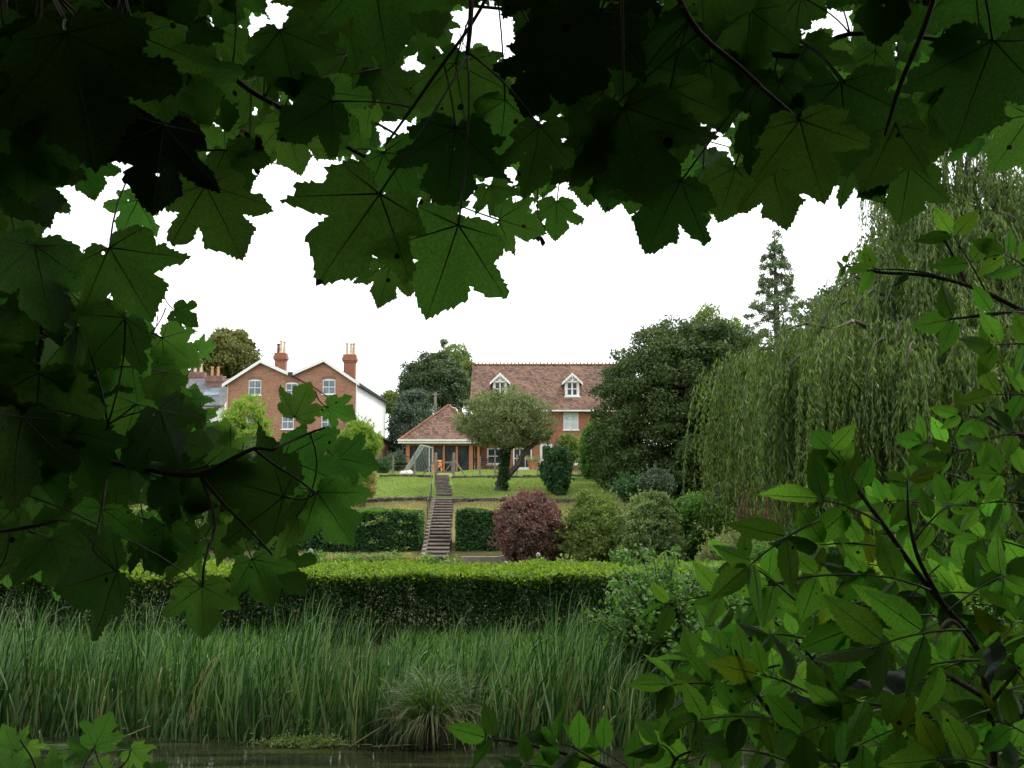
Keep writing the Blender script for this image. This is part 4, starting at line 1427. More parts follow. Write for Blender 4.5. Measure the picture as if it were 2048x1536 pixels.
# ---- bamboo and shrubs left, behind the sycamore leaves
shrub('bamboo_clump', 'bright yellow-green bamboo clump in front of the twin gabled house', 434, 546, 800, 960, 47, 'f_bamboo', 110, .36, 150, .2, upright=.6, wl=.22, stem_mat='green_stem', stems=40)
shrub('bamboo_clump', 'bright leafy bamboo beside the outbuilding, partly behind sycamore leaves', 680, 758, 838, 950, 56, 'f_bamboo', 90, .38, 120, .18, upright=.5, wl=.25, stem_mat='green_stem', stems=24)
shrub('bamboo_clump', 'pale straw coloured bamboo at the end of the upper lawn', 696, 752, 930, 1012, 46, 'f_straw', 70, .25, 120, .16, upright=.9, wl=.16, stem_mat='f_straw', stems=30)
shrub('dark_shrub', 'dark evergreen shrub below the bright bamboo', 400, 560, 880, 1010, 44, 'f_round', 120, .4, 120, .14)
shrub('dark_shrub', 'dark holly-like shrub at the far left behind the sycamore leaves', 150, 330, 830, 1010, 46, 'f_ivy', 130, .45, 110, .15)
shrub('leafy_shrub', 'mid green shrub behind the lower sycamore leaves, left of the clipped hedge', 300, 470, 980, 1100, 33, 'f_greygreen', 110, .3, 110, .1)
shrub('leafy_shrub', 'light green shrub in the left bed seen through the sycamore leaves', 120, 300, 990, 1100, 33, 'f_light', 110, .3, 110, .1)
shrub('leafy_shrub', 'bright green shrub at the far left of the garden bed', -60, 110, 1000, 1110, 30, 'f_mid', 110, .3, 110, .1)

# ================================================================ weeping willow
def willow():
    cx, cy_, base = 13.9, 30.0, .4
    root = empty('weeping_willow', (cx, cy_, base))
    tag(root, 'great weeping willow with hanging silvery strands at the right of the garden', 'tree')
    t = MB()
    t.tube([(cx, cy_, -.1), (cx + .1, cy_, 2), (cx - .2, cy_, 4), (cx, cy_, 6)], [.75, .55, .5, .4], 12)
    # boughs rise from the trunk, arch over and carry curtains of strands along their outer half
    tiers = [(30, 6.4, 7.7, 6.5, 7.9, 3.4, 5.8), (24, 4.3, 6.0, 7.4, 9.0, 2.4, 5.0), (14, 2.4, 4.0, 9.6, 12.2, 2.0, 4.6), (12, .8, 3.2, 12.4, 15.0, 1.6, 4.2)]
    Ps, Ds, Ns, Ls = [], [], [], []
    st = MB()
    for n_b, r0, r1, h0, h1, l0, l1 in tiers:
        for i in range(n_b):
            a = math.pi * 2 * (i + random.random() * .8) / n_b + .3
            if math.sin(a) > .45:
                a = -a
            reach, hgt = random.uniform(r0, r1), random.uniform(h0, h1)
            z0 = random.uniform(2.6, 5.0)
            bx = lambda t: np.array([cx + math.cos(a) * reach * t, cy_ + math.sin(a) * reach * t, z0 + (hgt - z0) * math.sin(min(t / .72, 1) * math.pi / 2) - max(0, t - .72) ** 2 * 13])
            t.tube([bx(q) for q in np.linspace(0, 1, 9)], np.linspace(.17, .012, 9), 7)
            ns = int(34 + reach * 8)
            for k in range(ns):
                q = 1 - abs(rng.normal()) * .3
                q = min(max(q, .25), 1.0)
                p0 = bx(q) + rng.normal(size=3) * np.array([.34, .34, .12])
                ln = float(rng.uniform(l0, l1)) * (.55 + .6 * rng.random())
                ln = max(.7, min(ln, p0[2] - .7 - rng.random() * .8))
                nl = int(ln * 19)
                tt = np.sort(rng.uniform(0, 1, nl))
                out = np.array([math.cos(a), math.sin(a), 0]) + rng.normal(size=3) * .5
                out[2] = 0
                arch = rng.uniform(.15, .6)
                sway = rng.normal(size=3) * np.array([.16, .16, 0])
                pos = p0 + out * (arch * (1 - np.exp(-tt * 4)))[:, None] + np.stack([0 * tt, 0 * tt, -ln * tt + .16 * np.sin(np.minimum(tt * 8, 3.14))], 1) + sway * (tt ** 1.5)[:, None]
                Ps.append(pos)
                Ds.append(np.stack([rng.normal(size=nl) * .3, rng.normal(size=nl) * .3, -rng.uniform(.6, 1.2, nl)], 1))
                Ns.append(rng.normal(size=(nl, 3)) + np.array([0, -.5, .5]))
                Ls.append(rng.uniform(.13, .25, nl))
                if k % 3 == 0 and nl > 6:
                    st.tube([pos[0], pos[nl // 3], pos[2 * nl // 3], pos[-1]], [.010, .008, .006, .004], 3, cap=False)
    t.build('trunk', M['bark_twig'], root, smooth=True)
    P, D, Nn, L = map(np.concatenate, (Ps, Ds, Ns, Ls))
    leaves('crown', P, D, Nn, L, L * .19, M['f_willow'], root, 'kite', .1)
    st.build('strands', M['green_stem'], root)['kind'] = 'stuff'
    settle(root)


willow()


# ================================================================ hedges
def hedge(name, label, x0, x1, y0, y1, z0fun, z1, front_mat, top_mat, dens, leaf, leggy=False, stems=False, ragged=.05, top_h=.12):
    root = empty(name, ((x0 + x1) / 2, (y0 + y1) / 2, z0fun((x0 + x1) / 2)))
    tag(root, label, 'hedge')
    w, dp = x1 - x0, y1 - y0
    zb = z0fun((x0 + x1) / 2)
    h = z1 - zb
    nf = int(w * h * dens)
    wob = lambda x, z: .06 * np.sin(x * 2.1 + z) + .05 * np.sin(x * 5.3 + z * 3)
    x = rng.uniform(x0, x1, nf)
    tz = rng.uniform(0, 1, nf)
    if leggy:
        gap = .5 + .5 * np.sin(x * 1.7 + 1) * np.sin(x * .9)
        keep = rng.random(nf) < np.clip(.12 + tz * 1.7 - gap * .35, .05, 1)
        x, tz = x[keep], tz[keep]
        nf = len(x)
    dfront = rng.exponential(.1 if not leggy else .22, nf)
    z = zb + tz * h
    y = y0 + dfront + wob(x, z)
    P = np.stack([x, y, z], 1)
    Nn = rng.normal(size=(nf, 3)) * .7 + np.array([0, -1, .4])
    D = rng.normal(size=(nf, 3)) + np.array([0, -.5, .2])
    L = leaf * rng.uniform(.6, 1.4, nf)
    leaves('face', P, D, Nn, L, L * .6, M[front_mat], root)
    nt_ = int(w * dp * dens * .9)
    x = rng.uniform(x0, x1, nt_)
    y = rng.uniform(y0 - .03, y1, nt_)
    z = z1 - rng.exponential(.05, nt_) + ragged * np.sin(x * 1.9 + y) + ragged * .8 * np.sin(x * 4.7 - y * 2)
    P = np.stack([x, y + .4 * wob(x, z), z], 1)
    Nn = rng.normal(size=(nt_, 3)) * .6 + np.array([0, -.2, 1])
    D = rng.normal(size=(nt_, 3)) + np.array([0, 0, .8])
    L = leaf * rng.uniform(.7, 1.6, nt_)
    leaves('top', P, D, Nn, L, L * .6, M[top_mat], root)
    ends = []
    for xe, s in ((x0, -1), (x1, 1)):
        n_ = int(dp * h * dens)
        P = np.stack([xe + s * (-rng.exponential(.08, n_)), rng.uniform(y0, y1, n_), rng.uniform(zb, z1, n_)], 1)
        ends.append(P)
    P = np.concatenate(ends)
    leaves('end_face', P, rng.normal(size=P.shape), rng.normal(size=P.shape), leaf, leaf * .6, M[front_mat], root)
    nb = int(w * h * dens * .5)
    P = np.stack([rng.uniform(x0, x1, nb), y1 - rng.exponential(.1, nb), rng.uniform(zb, z1, nb)], 1)
    leaves('back_face', P, rng.normal(size=P.shape), rng.normal(size=P.shape) + np.array([0, 1, .3]), leaf, leaf * .6, M[front_mat], root)
    if stems:
        s = MB()
        xx = x0
        while xx < x1:
            xx += random.uniform(.05, .13)
            yy = random.uniform(y0 + .15, y1 - .2)
            lean = random.uniform(-.18, .18)
            s.tube([(xx, yy, zb - .1), (xx + lean * .5, yy + random.uniform(-.08, .08), zb + h * .45), (xx + lean, yy + random.uniform(-.15, .15), zb + h * .95)], [random.uniform(.009, .022), .011, .005], 4, cap=False)
        s.build('stem', M['bark_twig'], root)['kind'] = 'stuff'
    else:
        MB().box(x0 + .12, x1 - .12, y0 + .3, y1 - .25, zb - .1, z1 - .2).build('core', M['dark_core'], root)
    settle(root)
    return root


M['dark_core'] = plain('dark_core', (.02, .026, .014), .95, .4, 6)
hedge('privet_hedge', 'long clipped hedge along the far river bank with yellow-green top coloured as if lit', -16, 15, 17.0, 19.3, lambda x: .25, 1.5, 'f_privet', 'f_privet_lit', 2600, .062, leggy=True, stems=True, ragged=.03)
# clipped hedges each side of the steps
hx_a, hx_b = xat(600, 36), float(stair_x(36)) - .72
hedge('clipped_hedge', 'dark green clipped hedge with trailing bindweed left of the garden steps', hx_a - 6, hx_b, 35.8, 37.4, lambda x: .4, zat(1024, 36.4), 'f_hedge', 'f_mid', 1500, .085)
hedge('clipped_hedge', 'dark green neatly clipped hedge right of the garden steps', float(stair_x(36)) + .66, xat(1120, 36), 35.8, 37.4, lambda x: .4, zat(1024, 36.4), 'f_hedge', 'f_hedge', 1700, .085)
hedge('laurel_hedge', 'loose dark laurel hedge seen beneath the willow strands', xat(1440, 38), xat(2150, 38), 37.5, 39.5, lambda x: .8, 3.0, 'f_round', 'f_round', 900, .13, ragged=.2)
# bindweed straggling over the left one
bw_ = empty('bindweed', (-6, 35.6, .4))
tag(bw_, 'pale bindweed trailing down the clipped hedge left of the steps', 'climbing plant')
Ps = []
for k in range(15):
    x = rng.uniform(xat(640, 35.6), xat(855, 35.6))
    z = rng.uniform(.7, 2.0)
    n_ = 26
    dx = np.cumsum(rng.normal(size=n_) * .05) + np.linspace(0, rng.uniform(-.6, .6), n_)
    dz = -np.abs(np.cumsum(rng.normal(size=n_) * .045))
    Ps.append(np.stack([x + dx, np.full(n_, 35.6) + rng.uniform(-.06, .06, n_), np.maximum(z + dz, .45)], 1))
P = np.concatenate(Ps)
leaves('foliage', P, rng.normal(size=P.shape) + np.array([0, 0, -.5]), rng.normal(size=P.shape) * .4 + np.array([0, -1, .4]), .075, .07, M['f_light'], bw_)
settle(bw_)

# ================================================================ bed behind the river hedge: dahlias, ferns, grasses, timber edging
te = empty('timber_edging', (xat(1080, 31.8), 31.8, .38))
tag(te, 'weathered grey timber boards edging the bed below the purple bush', 'edging')
for i, (a, b) in enumerate(((922, 1000), (1002, 1085), (1087, 1170), (1172, 1262))):
    xa, xb = xat(a, 33.0), xat(b, 33.0)
    g = ground_z(xa, 33.0)
    MB().box(xa, xb, 32.9, 33.05, g - .1, g + .22 + random.uniform(-.02, .02)).build('board', M['grey_wood'], te, bevel=.01)
    MB().box(xa + .05, xa + .13, 33.052, 33.13, g - .2, g + .16).build('peg', M['grey_wood'], te)
settle(te)


def dahlia(px, Y, h, label, flowers, mat='f_mid'):
    x = xat(px, Y)
    g = ground_z(x, Y)
    root = empty('dahlia_plant', (x, Y, g))
    tag(root, label, 'plant', 'flowering plants behind the river hedge')
    k = 900
    u = unit(rng.normal(size=(k, 3)))
    P = np.array([x, Y, g + h * .55]) + u * np.array([.42, .42, h * .45]) * rng.uniform(.5, 1, (k, 1))
    leaves('foliage', P, rng.normal(size=P.shape) + np.array([0, 0, .3]), u + rng.normal(size=P.shape) * .5 + np.array([0, 0, .6]), .11 * rng.uniform(.7, 1.3, k), .065, M[mat], root)
    s = MB()
    for i in range(7):
        a = i * .9
        s.tube([(x, Y, g - .05), (x + math.cos(a) * .3, Y + math.sin(a) * .3, g + h * .85)], [.012, .006], 5)
    s.build('stem', M['green_stem'], root)
    for fx, fz in flowers:
        c = np.array([x + fx, Y - .3, g + h + fz])
        st = MB().tube([(x + fx * .6, Y - .1, g + h * .6), tuple(c)], .006, 5)
        fl = st.build('flower', M['green_stem'], root)
        n_ = 60
        dd = unit(rng.normal(size=(n_, 3)) + np.array([0, -.6, .3]))
        leaves('petals', np.tile(c, (n_, 1)), dd, np.cross(dd, rng.normal(size=(n_, 3))), .055, .04, M['flower_white'], fl, 'kite', .2)['kind'] = 'stuff'
    settle(root)


spots = [(420, []), (560, []), (632, [(0, .0)]), (700, []), (790, []), (860, []), (905, []), (955, []), (1012, [(0, -.03)]), (1075, [(0, .05)]), (1130, []), (1180, []), (1240, []), (1320, []), (250, []), (90, [])]
wh = ['behind the hedge under the sycamore leaves', 'behind the hedge left of the grasses', 'with a white bloom left of the steps', 'behind the hedge below the ferns', 'behind the hedge just left of the steps', 'in line with the foot of the steps', 'just right of the foot of the steps',
      'second right of the steps', 'with a small white bloom below the purple bush', 'with the largest white bloom below the purple bush', 'behind the hedge below the olive shrub', 'behind the hedge below the olive shrub, farther right', 'behind the hedge below the silver shrub',
      'behind the hedge below the laurel', 'behind the hedge seen through sycamore leaves', 'at the far left end of the bed']
for (px, fl), w_ in zip(spots, wh):
    dahlia(px, 21.5 + rng.uniform(-.8, 1.2), 1.2 + rng.uniform(-.1, .12), 'leafy bright green flowering plant ' + w_, fl, random.choice(['f_mid', 'f_light']))


def fern(px, py, Y, h, label, mat, n_=26, group=None, cat='fern', name='fern', spread=.8):
    x = xat(px, Y)
    g = ground_z(x, Y)
    root = empty(name, (x, Y, g))
    tag(root, label, cat, group)
    Pl, Dl, Nl, Ll = [], [], [], []
    sm = MB()
    for i in range(n_):
        a = 2 * math.pi * i / n_ + random.random() * .3
        ln = h * random.uniform(.7, 1.15)
        o = np.array([math.cos(a), math.sin(a), 0])
        tt = np.linspace(0, 1, 14)
        pos = np.array([x, Y, g]) + o * (spread * ln * tt ** 1.5)[:, None] + np.stack([0 * tt, 0 * tt, ln * (tt - .45 * tt ** 2.5) * 1.1], 1)
        sm.tube([pos[0], pos[5], pos[9], pos[13]], [.007, .006, .004, .002], 3, cap=False)
        for s in (-1, 1):
            side = np.cross(o, [0, 0, 1]) * s
            Pl.append(pos[2:])
            Dl.append(np.tile(side + o * .35, (12, 1)))
            Nl.append(np.tile(np.array([0, 0, 1.0]) - o * .3, (12, 1)))
            Ll.append(ln * .26 * np.sin(np.linspace(.5, 3.0, 12)))
    leaves('frond', np.concatenate(Pl), np.concatenate(Dl), np.concatenate(Nl), np.concatenate(Ll), .045, M[mat], root)['kind'] = 'stuff'
    sm.build('stalk', M['green_stem'], root)['kind'] = 'stuff'
    settle(root)


fern(757, 1090, 30, .85, 'bright green upright fern below the clipped hedge left of the steps', 'f_light', 18, spread=.5)
for px, Y, mt, lb in ((630, 31, 'f_olive', 'arching yellow-green grass tuft at the left of the bed'), (665, 30.5, 'f_straw', 'straw tinted grass tuft next to the white bloom'), (705, 31, 'f_olive', 'arching grass tuft just left of the fern'), (795, 31.5, 'f_drygrass', 'brown withered plant between the fern and the steps'), (830, 31.2, 'f_drygrass', 'brown withered plant beside the lowest step')):
    x = xat(px, Y)
    g = ground_z(x, Y)
    root = empty('grass_tuft', (x, Y, g))
    tag(root, lb, 'plant', 'tufts in the bed left of the steps')
    k = 420
    a = rng.uniform(0, 2 * math.pi, k)
    D = np.stack([np.cos(a) * .55, np.sin(a) * .55, rng.uniform(.5, 1.3, k)], 1)
    blades('blade', np.stack([x + np.cos(a) * .12, Y + np.sin(a) * .12, np.full(k, g)], 1), D, D * np.array([1.6, 1.6, -.8]), rng.uniform(.4, .8, k), .03, M[mt], root, 5, .9)['kind'] = 'stuff'
    settle(root)

# ================================================================ grass on the slopes
def scatter_grass(name, label, x0, x1, y0, y1, n_, h, mat, skip=None):
    x, y = rng.uniform(x0, x1, n_), rng.uniform(y0, y1, n_)
    keep = np.abs(x - stair_x(y)) > .62
    x, y = x[keep], y[keep]
    k = len(x)
    P = np.stack([x, y, gz(x, y) - .01], 1)
    D = np.stack([rng.normal(size=k) * .35, rng.normal(size=k) * .35, np.ones(k)], 1)
    L = h * rng.uniform(.5, 1.5, k)
    o = leaves(name, P, D, rng.normal(size=(k, 3)) * .8 + np.array([0, -1, .3]), L, .028, M[mat], None, 'kite', .25)
    tag(o, label, 'grass', kind='stuff')


scatter_grass('grass', 'short green grass of the sloping apple tree lawn', -16, 9, 47.9, 57.6, 52000, .085, 'f_grass')
scatter_grass('grass', 'dry brownish grass on the slope above the clipped hedges', -14, 6, 39.5, 47.2, 30000, .09, 'f_drygrass')
scatter_grass('grass', 'mown grass of the upper lawn in front of the house', -16, 12, 58.3, 74, 40000, .09, 'f_grass')
scatter_grass('grass', 'rough bank grass under the river hedge', -13, 10, 13.6, 17.4, 18000, .34, 'f_bush')

# ================================================================ reeds along the far bank
def reed_bed(name, label, px0, px1, yr, n_, hmin, hmax, mat='f_reed', hcurve=None, lean=.25, wide=1.0):
    k = n_
    y = rng.uniform(yr[0], yr[1], k)
    px = rng.uniform(px0, px1, k)
    # clumped: shift toward shared tuft centres
    tuft = rng.uniform(px0, px1, 150)
    px = np.where(rng.random(k) < .85, rng.choice(tuft, k) + rng.normal(size=k) * 11, px)
    y = y + np.interp(px, [0, 450, 800, 2000], [.35, .3, 0, 0])
    x = (px - 1024) / FOC * y
    z = np.maximum(gz(x, y), -.06)
    P = np.stack([x, y, z - .03], 1)
    hs = rng.uniform(hmin, hmax, k) * (1 + .12 * np.sin(px * .023) + .1 * np.sin(px * .061 + 2))
    if hcurve is not None:
        hs = hs * np.interp(px, hcurve[0], hcurve[1])
    D0 = np.stack([rng.normal(size=k) * .17 + .02, rng.normal(size=k) * .14, np.ones(k)], 1)
    a = rng.normal(size=k)
    D1 = np.stack([.75 + a * .6, rng.normal(size=k) * .5, rng.uniform(-.7, .7, k)], 1)
    dr = np.clip(rng.gamma(2.2, lean, k), .05, 1.15)
    o = blades(name, P, D0, D1, hs, rng.uniform(.015, .038, k) * wide, M[mat], None, 8, dr, facing=.45)
    return tag(o, label, 'reeds', kind='stuff')


hc = ([-80, 250, 380, 560, 620, 740, 800, 860, 920, 1000, 1150, 1230, 1500], [1.0, 1.02, .96, .92, 1.0, 1.12, .82, .5, .8, 1.06, 1.1, .95, .7])
reed_bed('reeds', 'tall green reeds lining the far edge of the river', -90, 1270, (11.75, 14.0), 2700, .75, 1.45, hcurve=hc, lean=.2)
reed_bed('reeds', 'broad leaved flag reeds standing in the front row at the water edge', -90, 1250, (11.7, 12.3), 380, .7, 1.35, hcurve=hc, wide=1.3, lean=.16)
reed_bed('reeds', 'darker reeds at the water edge under the overhanging bush', 1230, 1560, (11.7, 13.0), 700, .7, 1.25)
reed_bed('reeds', 'scattered dead straw coloured reed blades among the green reeds', -80, 1400, (11.7, 12.6), 260, .4, 1.1, 'f_deadreed', lean=.5)
reed_bed('reeds', 'short broken reed stalks standing in the shallows', -80, 1500, (11.5, 12.0), 420, .2, .6, 'f_reed', lean=.4)

# ---- sedge tussock in the middle of the bank
SX, SYY = xat(868, 11.75), 11.75
ts = empty('sedge_tussock', (SX, SYY, 0))
tag(ts, 'fountain-like sedge tussock with pale drooping blades at the water edge', 'sedge')
mb = MB()
prof = [(.16, -.25), (.18, .1), (.18, .25), (.17, .38), (.11, .46), (.03, .49)]
n = 16
mb.add([(SX + a * (1 + .12 * math.sin(k * 2.3 + b * 9)) * math.cos(2 * math.pi * k / n), SYY + a * math.sin(2 * math.pi * k / n), b) for a, b in prof for k in range(n)],
       [(i * n + k, i * n + (k + 1) % n, (i + 1) * n + (k + 1) % n, (i + 1) * n + k) for i in range(len(prof) - 1) for k in range(n)] + [tuple(range((len(prof) - 1) * n, len(prof) * n))])
M['thatch'] = plain('thatch', (.05, .036, .02), .95, .5, 14, bumpy=.03)
mb.build('stump', M['thatch'], ts, smooth=True)
k = 750
a = rng.uniform(0, 2 * math.pi, k)
rad = rng.uniform(.02, .22, k)
P = np.stack([SX + np.cos(a) * rad, SYY + np.sin(a) * rad, .5 - rad * .8 + rng.uniform(-.1, .05, k)], 1)
D = np.stack([np.cos(a) * (.25 + rad * 2.4), np.sin(a) * (.25 + rad * 2.4), rng.uniform(.6, 1.3, k)], 1)
blades('blade', P, D, np.stack([np.cos(a) * .8, np.sin(a) * .8, -rng.uniform(.6, 1.6, k)], 1), rng.uniform(.35, .78, k), .010, M['f_sedge'], ts, 9, 1.0)['kind'] = 'stuff'
k = 150
a = rng.uniform(math.pi * .95, math.pi * 2.05, k)
P = np.stack([SX + np.cos(a) * .2, SYY + np.sin(a) * .2, rng.uniform(.25, .45, k)], 1)
D = np.stack([np.cos(a) * 1.0, np.sin(a) * 1.0, rng.uniform(-.1, .7, k)], 1)
M['f_palesedge'] = foliage('f_palesedge', [(.07, .09, .035), (.12, .13, .06), (.20, .20, .10)], .25, patch=.2)
blades('drooping_blade', P, D, np.stack([np.cos(a) * .25, np.sin(a) * .25, -np.ones(k) * 1.6], 1), rng.uniform(.5, .9, k), .008, M['f_palesedge'], ts, 9, 1.3)['kind'] = 'stuff'
settle(ts)

# ---- leafy bush over the bank at the right
def bank_bush(name, label, px0, px1, py0, py1, Y, n_stem, mat, leaf, group=None):
    a, b = at(px0, py1, Y), at(px1, py0, Y)
    c = np.array([(a.x + b.x) / 2, Y, (a.z + b.z) / 2])
    r_ = np.array([(b.x - a.x) / 2, 1.1, (b.z - a.z) / 2])
    root = empty(name, (c[0], Y, ground_z(c[0], Y)))
    tag(root, label, 'bush', group)
    sm, Pl, Dl, Nl = MB(), [], [], []
    g = ground_z(c[0], Y)
    for i in range(n_stem):
        u = unit(rng.normal(size=3))
        e = c + u * r_ * rng.uniform(.55, 1.05)
        s = np.array([c[0] + rng.normal() * .25, Y + rng.normal() * .2, g])
        m_ = (s + e) / 2 + np.array([0, 0, .25 + .1 * rng.random()])
        sm.tube([s, m_, e], [.016, .010, .003], 4, cap=False)
        nl = rng.integers(26, 44)
        t = rng.uniform(.4, 1.03, nl)
        pos = (1 - t)[:, None] ** 2 * s + 2 * (t * (1 - t))[:, None] * m_ + (t ** 2)[:, None] * e
        Pl.append(pos + rng.normal(size=(nl, 3)) * .035)
        Dl.append(rng.normal(size=(nl, 3)) + (e - m_) * .8)
        Nl.append(rng.normal(size=(nl, 3)) * .7 + np.array([0, -.5, 1]))
    P = np.concatenate(Pl)
    L = leaf * rng.uniform(.6, 1.35, len(P))
    leaves('foliage', P, np.concatenate(Dl), np.concatenate(Nl), L, L * .66, M[mat], root, 'six', .12)
    sm.build('stem', M['bark_twig'], root)
    settle(root)


bank_bush('alder_bush', 'glossy leaved alder bush leaning over the bank right of the reeds', 1185, 1510, 1095, 1370, 13.4, 420, 'f_bush', .068)
bank_bush('alder_bush', 'dense dark alder bush behind the elder branches at the right bank', 1430, 1850, 1180, 1450, 13.2, 300, 'f_bush', .062)
bank_bush('alder_bush', 'shaded alder bush at the right end of the river bank', 1780, 2150, 1150, 1450, 13.0, 260, 'f_bush', .062)

# ---- floating bits on the water
wp = empty('water_weed', (xat(620, 11.75), 11.75, 0))
tag(wp, 'patch of small leaved water weed floating at the reed edge', 'water plant')
k = 1800
P = np.stack([xat(622, 11.72) + rng.normal(size=k) * .26, 11.72 + rng.normal(size=k) * .07, .015 + rng.exponential(.03, k)], 1)
leaves('foliage', P, rng.normal(size=(k, 3)) + np.array([0, 0, .4]), rng.normal(size=(k, 3)) * .5 + np.array([0, 0, 1]), .03, .02, M['f_light'], wp)
settle(wp)
wp2 = empty('water_weed', (xat(120, 11.8), 11.8, 0))
tag(wp2, 'streak of trailing water weed along the bank at the far left', 'water plant')
k = 900
P = np.stack([rng.uniform(xat(-20, 11.75), xat(260, 11.75), k), 11.62 + rng.normal(size=k) * .07, np.full(k, .012)], 1)
blades('strand', P, np.stack([np.ones(k), rng.normal(size=k) * .15, rng.uniform(-.01, .03, k)], 1), np.stack([np.ones(k), rng.normal(size=k) * .2, 0 * np.ones(k)], 1), rng.uniform(.1, .4, k), .008, M['f_sedge'], wp2, 4, .4)['kind'] = 'stuff'
settle(wp2)
for (a, b, lab) in (((600, 1478), (745, 1481), 'long pale dead reed stem floating below the water weed'), ((745, 1487), (905, 1491), 'floating dead reed stem in front of the sedge tussock'), ((210, 1466), (300, 1452), 'bent dead stem lying at the water edge on the left'), ((700, 1477), (790, 1440), 'pale broken blade leaning out of the water by the tussock')):
    pa = at(a[0], a[1], 11.62)
    pb = at(b[0], b[1], 11.7)
    pa.z, pb.z = .012, .014 if b[1] > 1470 else max(.02, at(b[0], b[1], 11.7).z)
    s = MB().tube([pa, pa.lerp(pb, .5) + Vector((0, .015, .006)), pb], [.009, .012, .006], 6).build('dead_reed_stem', M['f_deadreed'])
    tag(s, lab, 'stem')

# ================================================================ foreground leaves
def leaf_mat(name, base, trans_col, trans=.5, spots=True, rough=.5):
    m, nt, out = nmat(name)
    oi = nt.nodes.new('ShaderNodeObjectInfo')
    co = objco(nt)
    off = N(nt, 'ShaderNodeVectorMath', operation='ADD')
    sc = N(nt, 'ShaderNodeVectorMath', operation='SCALE')
    cmb = N(nt, 'ShaderNodeCombineXYZ')
    for i in range(3):
        nt.links.new(oi.outputs['Random'], cmb.inputs[i])
    nt.links.new(cmb.outputs[0], sc.inputs[0])
    sc.inputs['Scale'].default_value = 37.0
    nt.links.new(co, off.inputs[0])
    nt.links.new(sc.outputs[0], off.inputs[1])
    v = off.outputs[0]
    tone = ramp(nt, oi.outputs['Random'], [(0, (.72, .78, .7)), (.5, (1, 1, 1)), (1, (1.3, 1.15, 1.1))])
    mott = ramp(nt, noise(nt, v, 26, 5, .7), [(.3, (.72, .75, .7)), (.7, (1.25, 1.2, 1.15))])
    vein = N(nt, 'ShaderNodeTexVoronoi', feature='DISTANCE_TO_EDGE')
    vein.inputs['Scale'].default_value = 20
    nt.links.new(v, vein.inputs['Vector'])
    net = ramp(nt, vein.outputs[0], [(0, (.74, .76, .7)), (.09, (1, 1, 1))])
    tint = mixc(nt, 1, mixc(nt, 1, tone, mott, 'MULTIPLY'), net, 'MULTIPLY')
    if spots:
        vo = N(nt, 'ShaderNodeTexVoronoi')
        vo.inputs['Scale'].default_value = 4.2
        nt.links.new(v, vo.inputs['Vector'])
        big = N(nt, 'ShaderNodeMath', operation='MULTIPLY_ADD')       # only a few cells carry a tar spot
        sep = N(nt, 'ShaderNodeSeparateColor')
        nt.links.new(vo.outputs['Color'], sep.inputs[0])
        mr = N(nt, 'ShaderNodeMapRange')
        mr.inputs[1].default_value, mr.inputs[2].default_value = .80, 1.0
        mr.inputs[3].default_value, mr.inputs[4].default_value = 0.0, .24
        nt.links.new(sep.outputs[0], mr.inputs[0])
        lt = N(nt, 'ShaderNodeMath', operation='LESS_THAN')
        nt.links.new(vo.outputs['Distance'], lt.inputs[0])
        nt.links.new(mr.outputs[0], lt.inputs[1])
        tint = mixc(nt, lt.outputs[0], tint, (.14, .07, .05))
    b = N(nt, 'ShaderNodeBsdfPrincipled')
    b.inputs['Roughness'].default_value = rough
    b.inputs['Specular IOR Level'].default_value = .14
    nt.links.new(mixc(nt, 1, tint, base, 'MULTIPLY'), b.inputs['Base Color'])
    bump(nt, vein.outputs[0], .25, .02, b)
    t = N(nt, 'ShaderNodeBsdfTranslucent')
    nt.links.new(mixc(nt, 1, tint, trans_col, 'MULTIPLY'), t.inputs[0])
    ms = N(nt, 'ShaderNodeMixShader')
    ms.inputs[0].default_value = trans
    nt.links.new(b.outputs[0], ms.inputs[1])
    # transmitted colour scaled per leaf, standing in for shade of leaves layered behind
    layer_shade = N(nt, 'ShaderNodeMix', data_type='RGBA', blend_type='MULTIPLY')
    layer_shade.inputs[0].default_value = 1
    nt.links.new(t.inputs[0].links[0].from_socket, layer_shade.inputs[6])
    nt.links.new(oi.outputs['Color'], layer_shade.inputs[7])
    nt.links.new(layer_shade.outputs[2], t.inputs[0])
    nt.links.new(t.outputs[0], ms.inputs[2])
    nt.links.new(ms.outputs[0], out.inputs[0])
    return m


M['syc_leaf'] = leaf_mat('syc_leaf', (.022, .054, .016), (.098, .265, .034), .55)
M['syc_vein'] = plain('syc_vein', (.045, .065, .022), .6, .2, 20)
M['elder_leaf'] = leaf_mat('elder_leaf', (.034, .095, .018), (.135, .37, .032), .6, spots=True)
M['petiole'] = plain('petiole', (.060, .045, .028), .55, .3, 40)

SYC_HALF = [(0, .02), (.05, -.07), (.14, -.135), (.27, -.14), (.39, -.09), (.50, -.01), (.585, .07), (.56, .13), (.475, .215), (.57, .27), (.66, .35), (.72, .46), (.77, .60), (.66, .585), (.55, .58), (.45, .57), (.275, .50),
            (.335, .62), (.365, .72), (.26, .81), (.14, .94), (0, 1.08)]
ELD_HALF = [(0, 0), (.06, .03), (.17, .12), (.225, .26), (.245, .42), (.21, .58), (.135, .75), (.06, .88), (0, 1.03)]


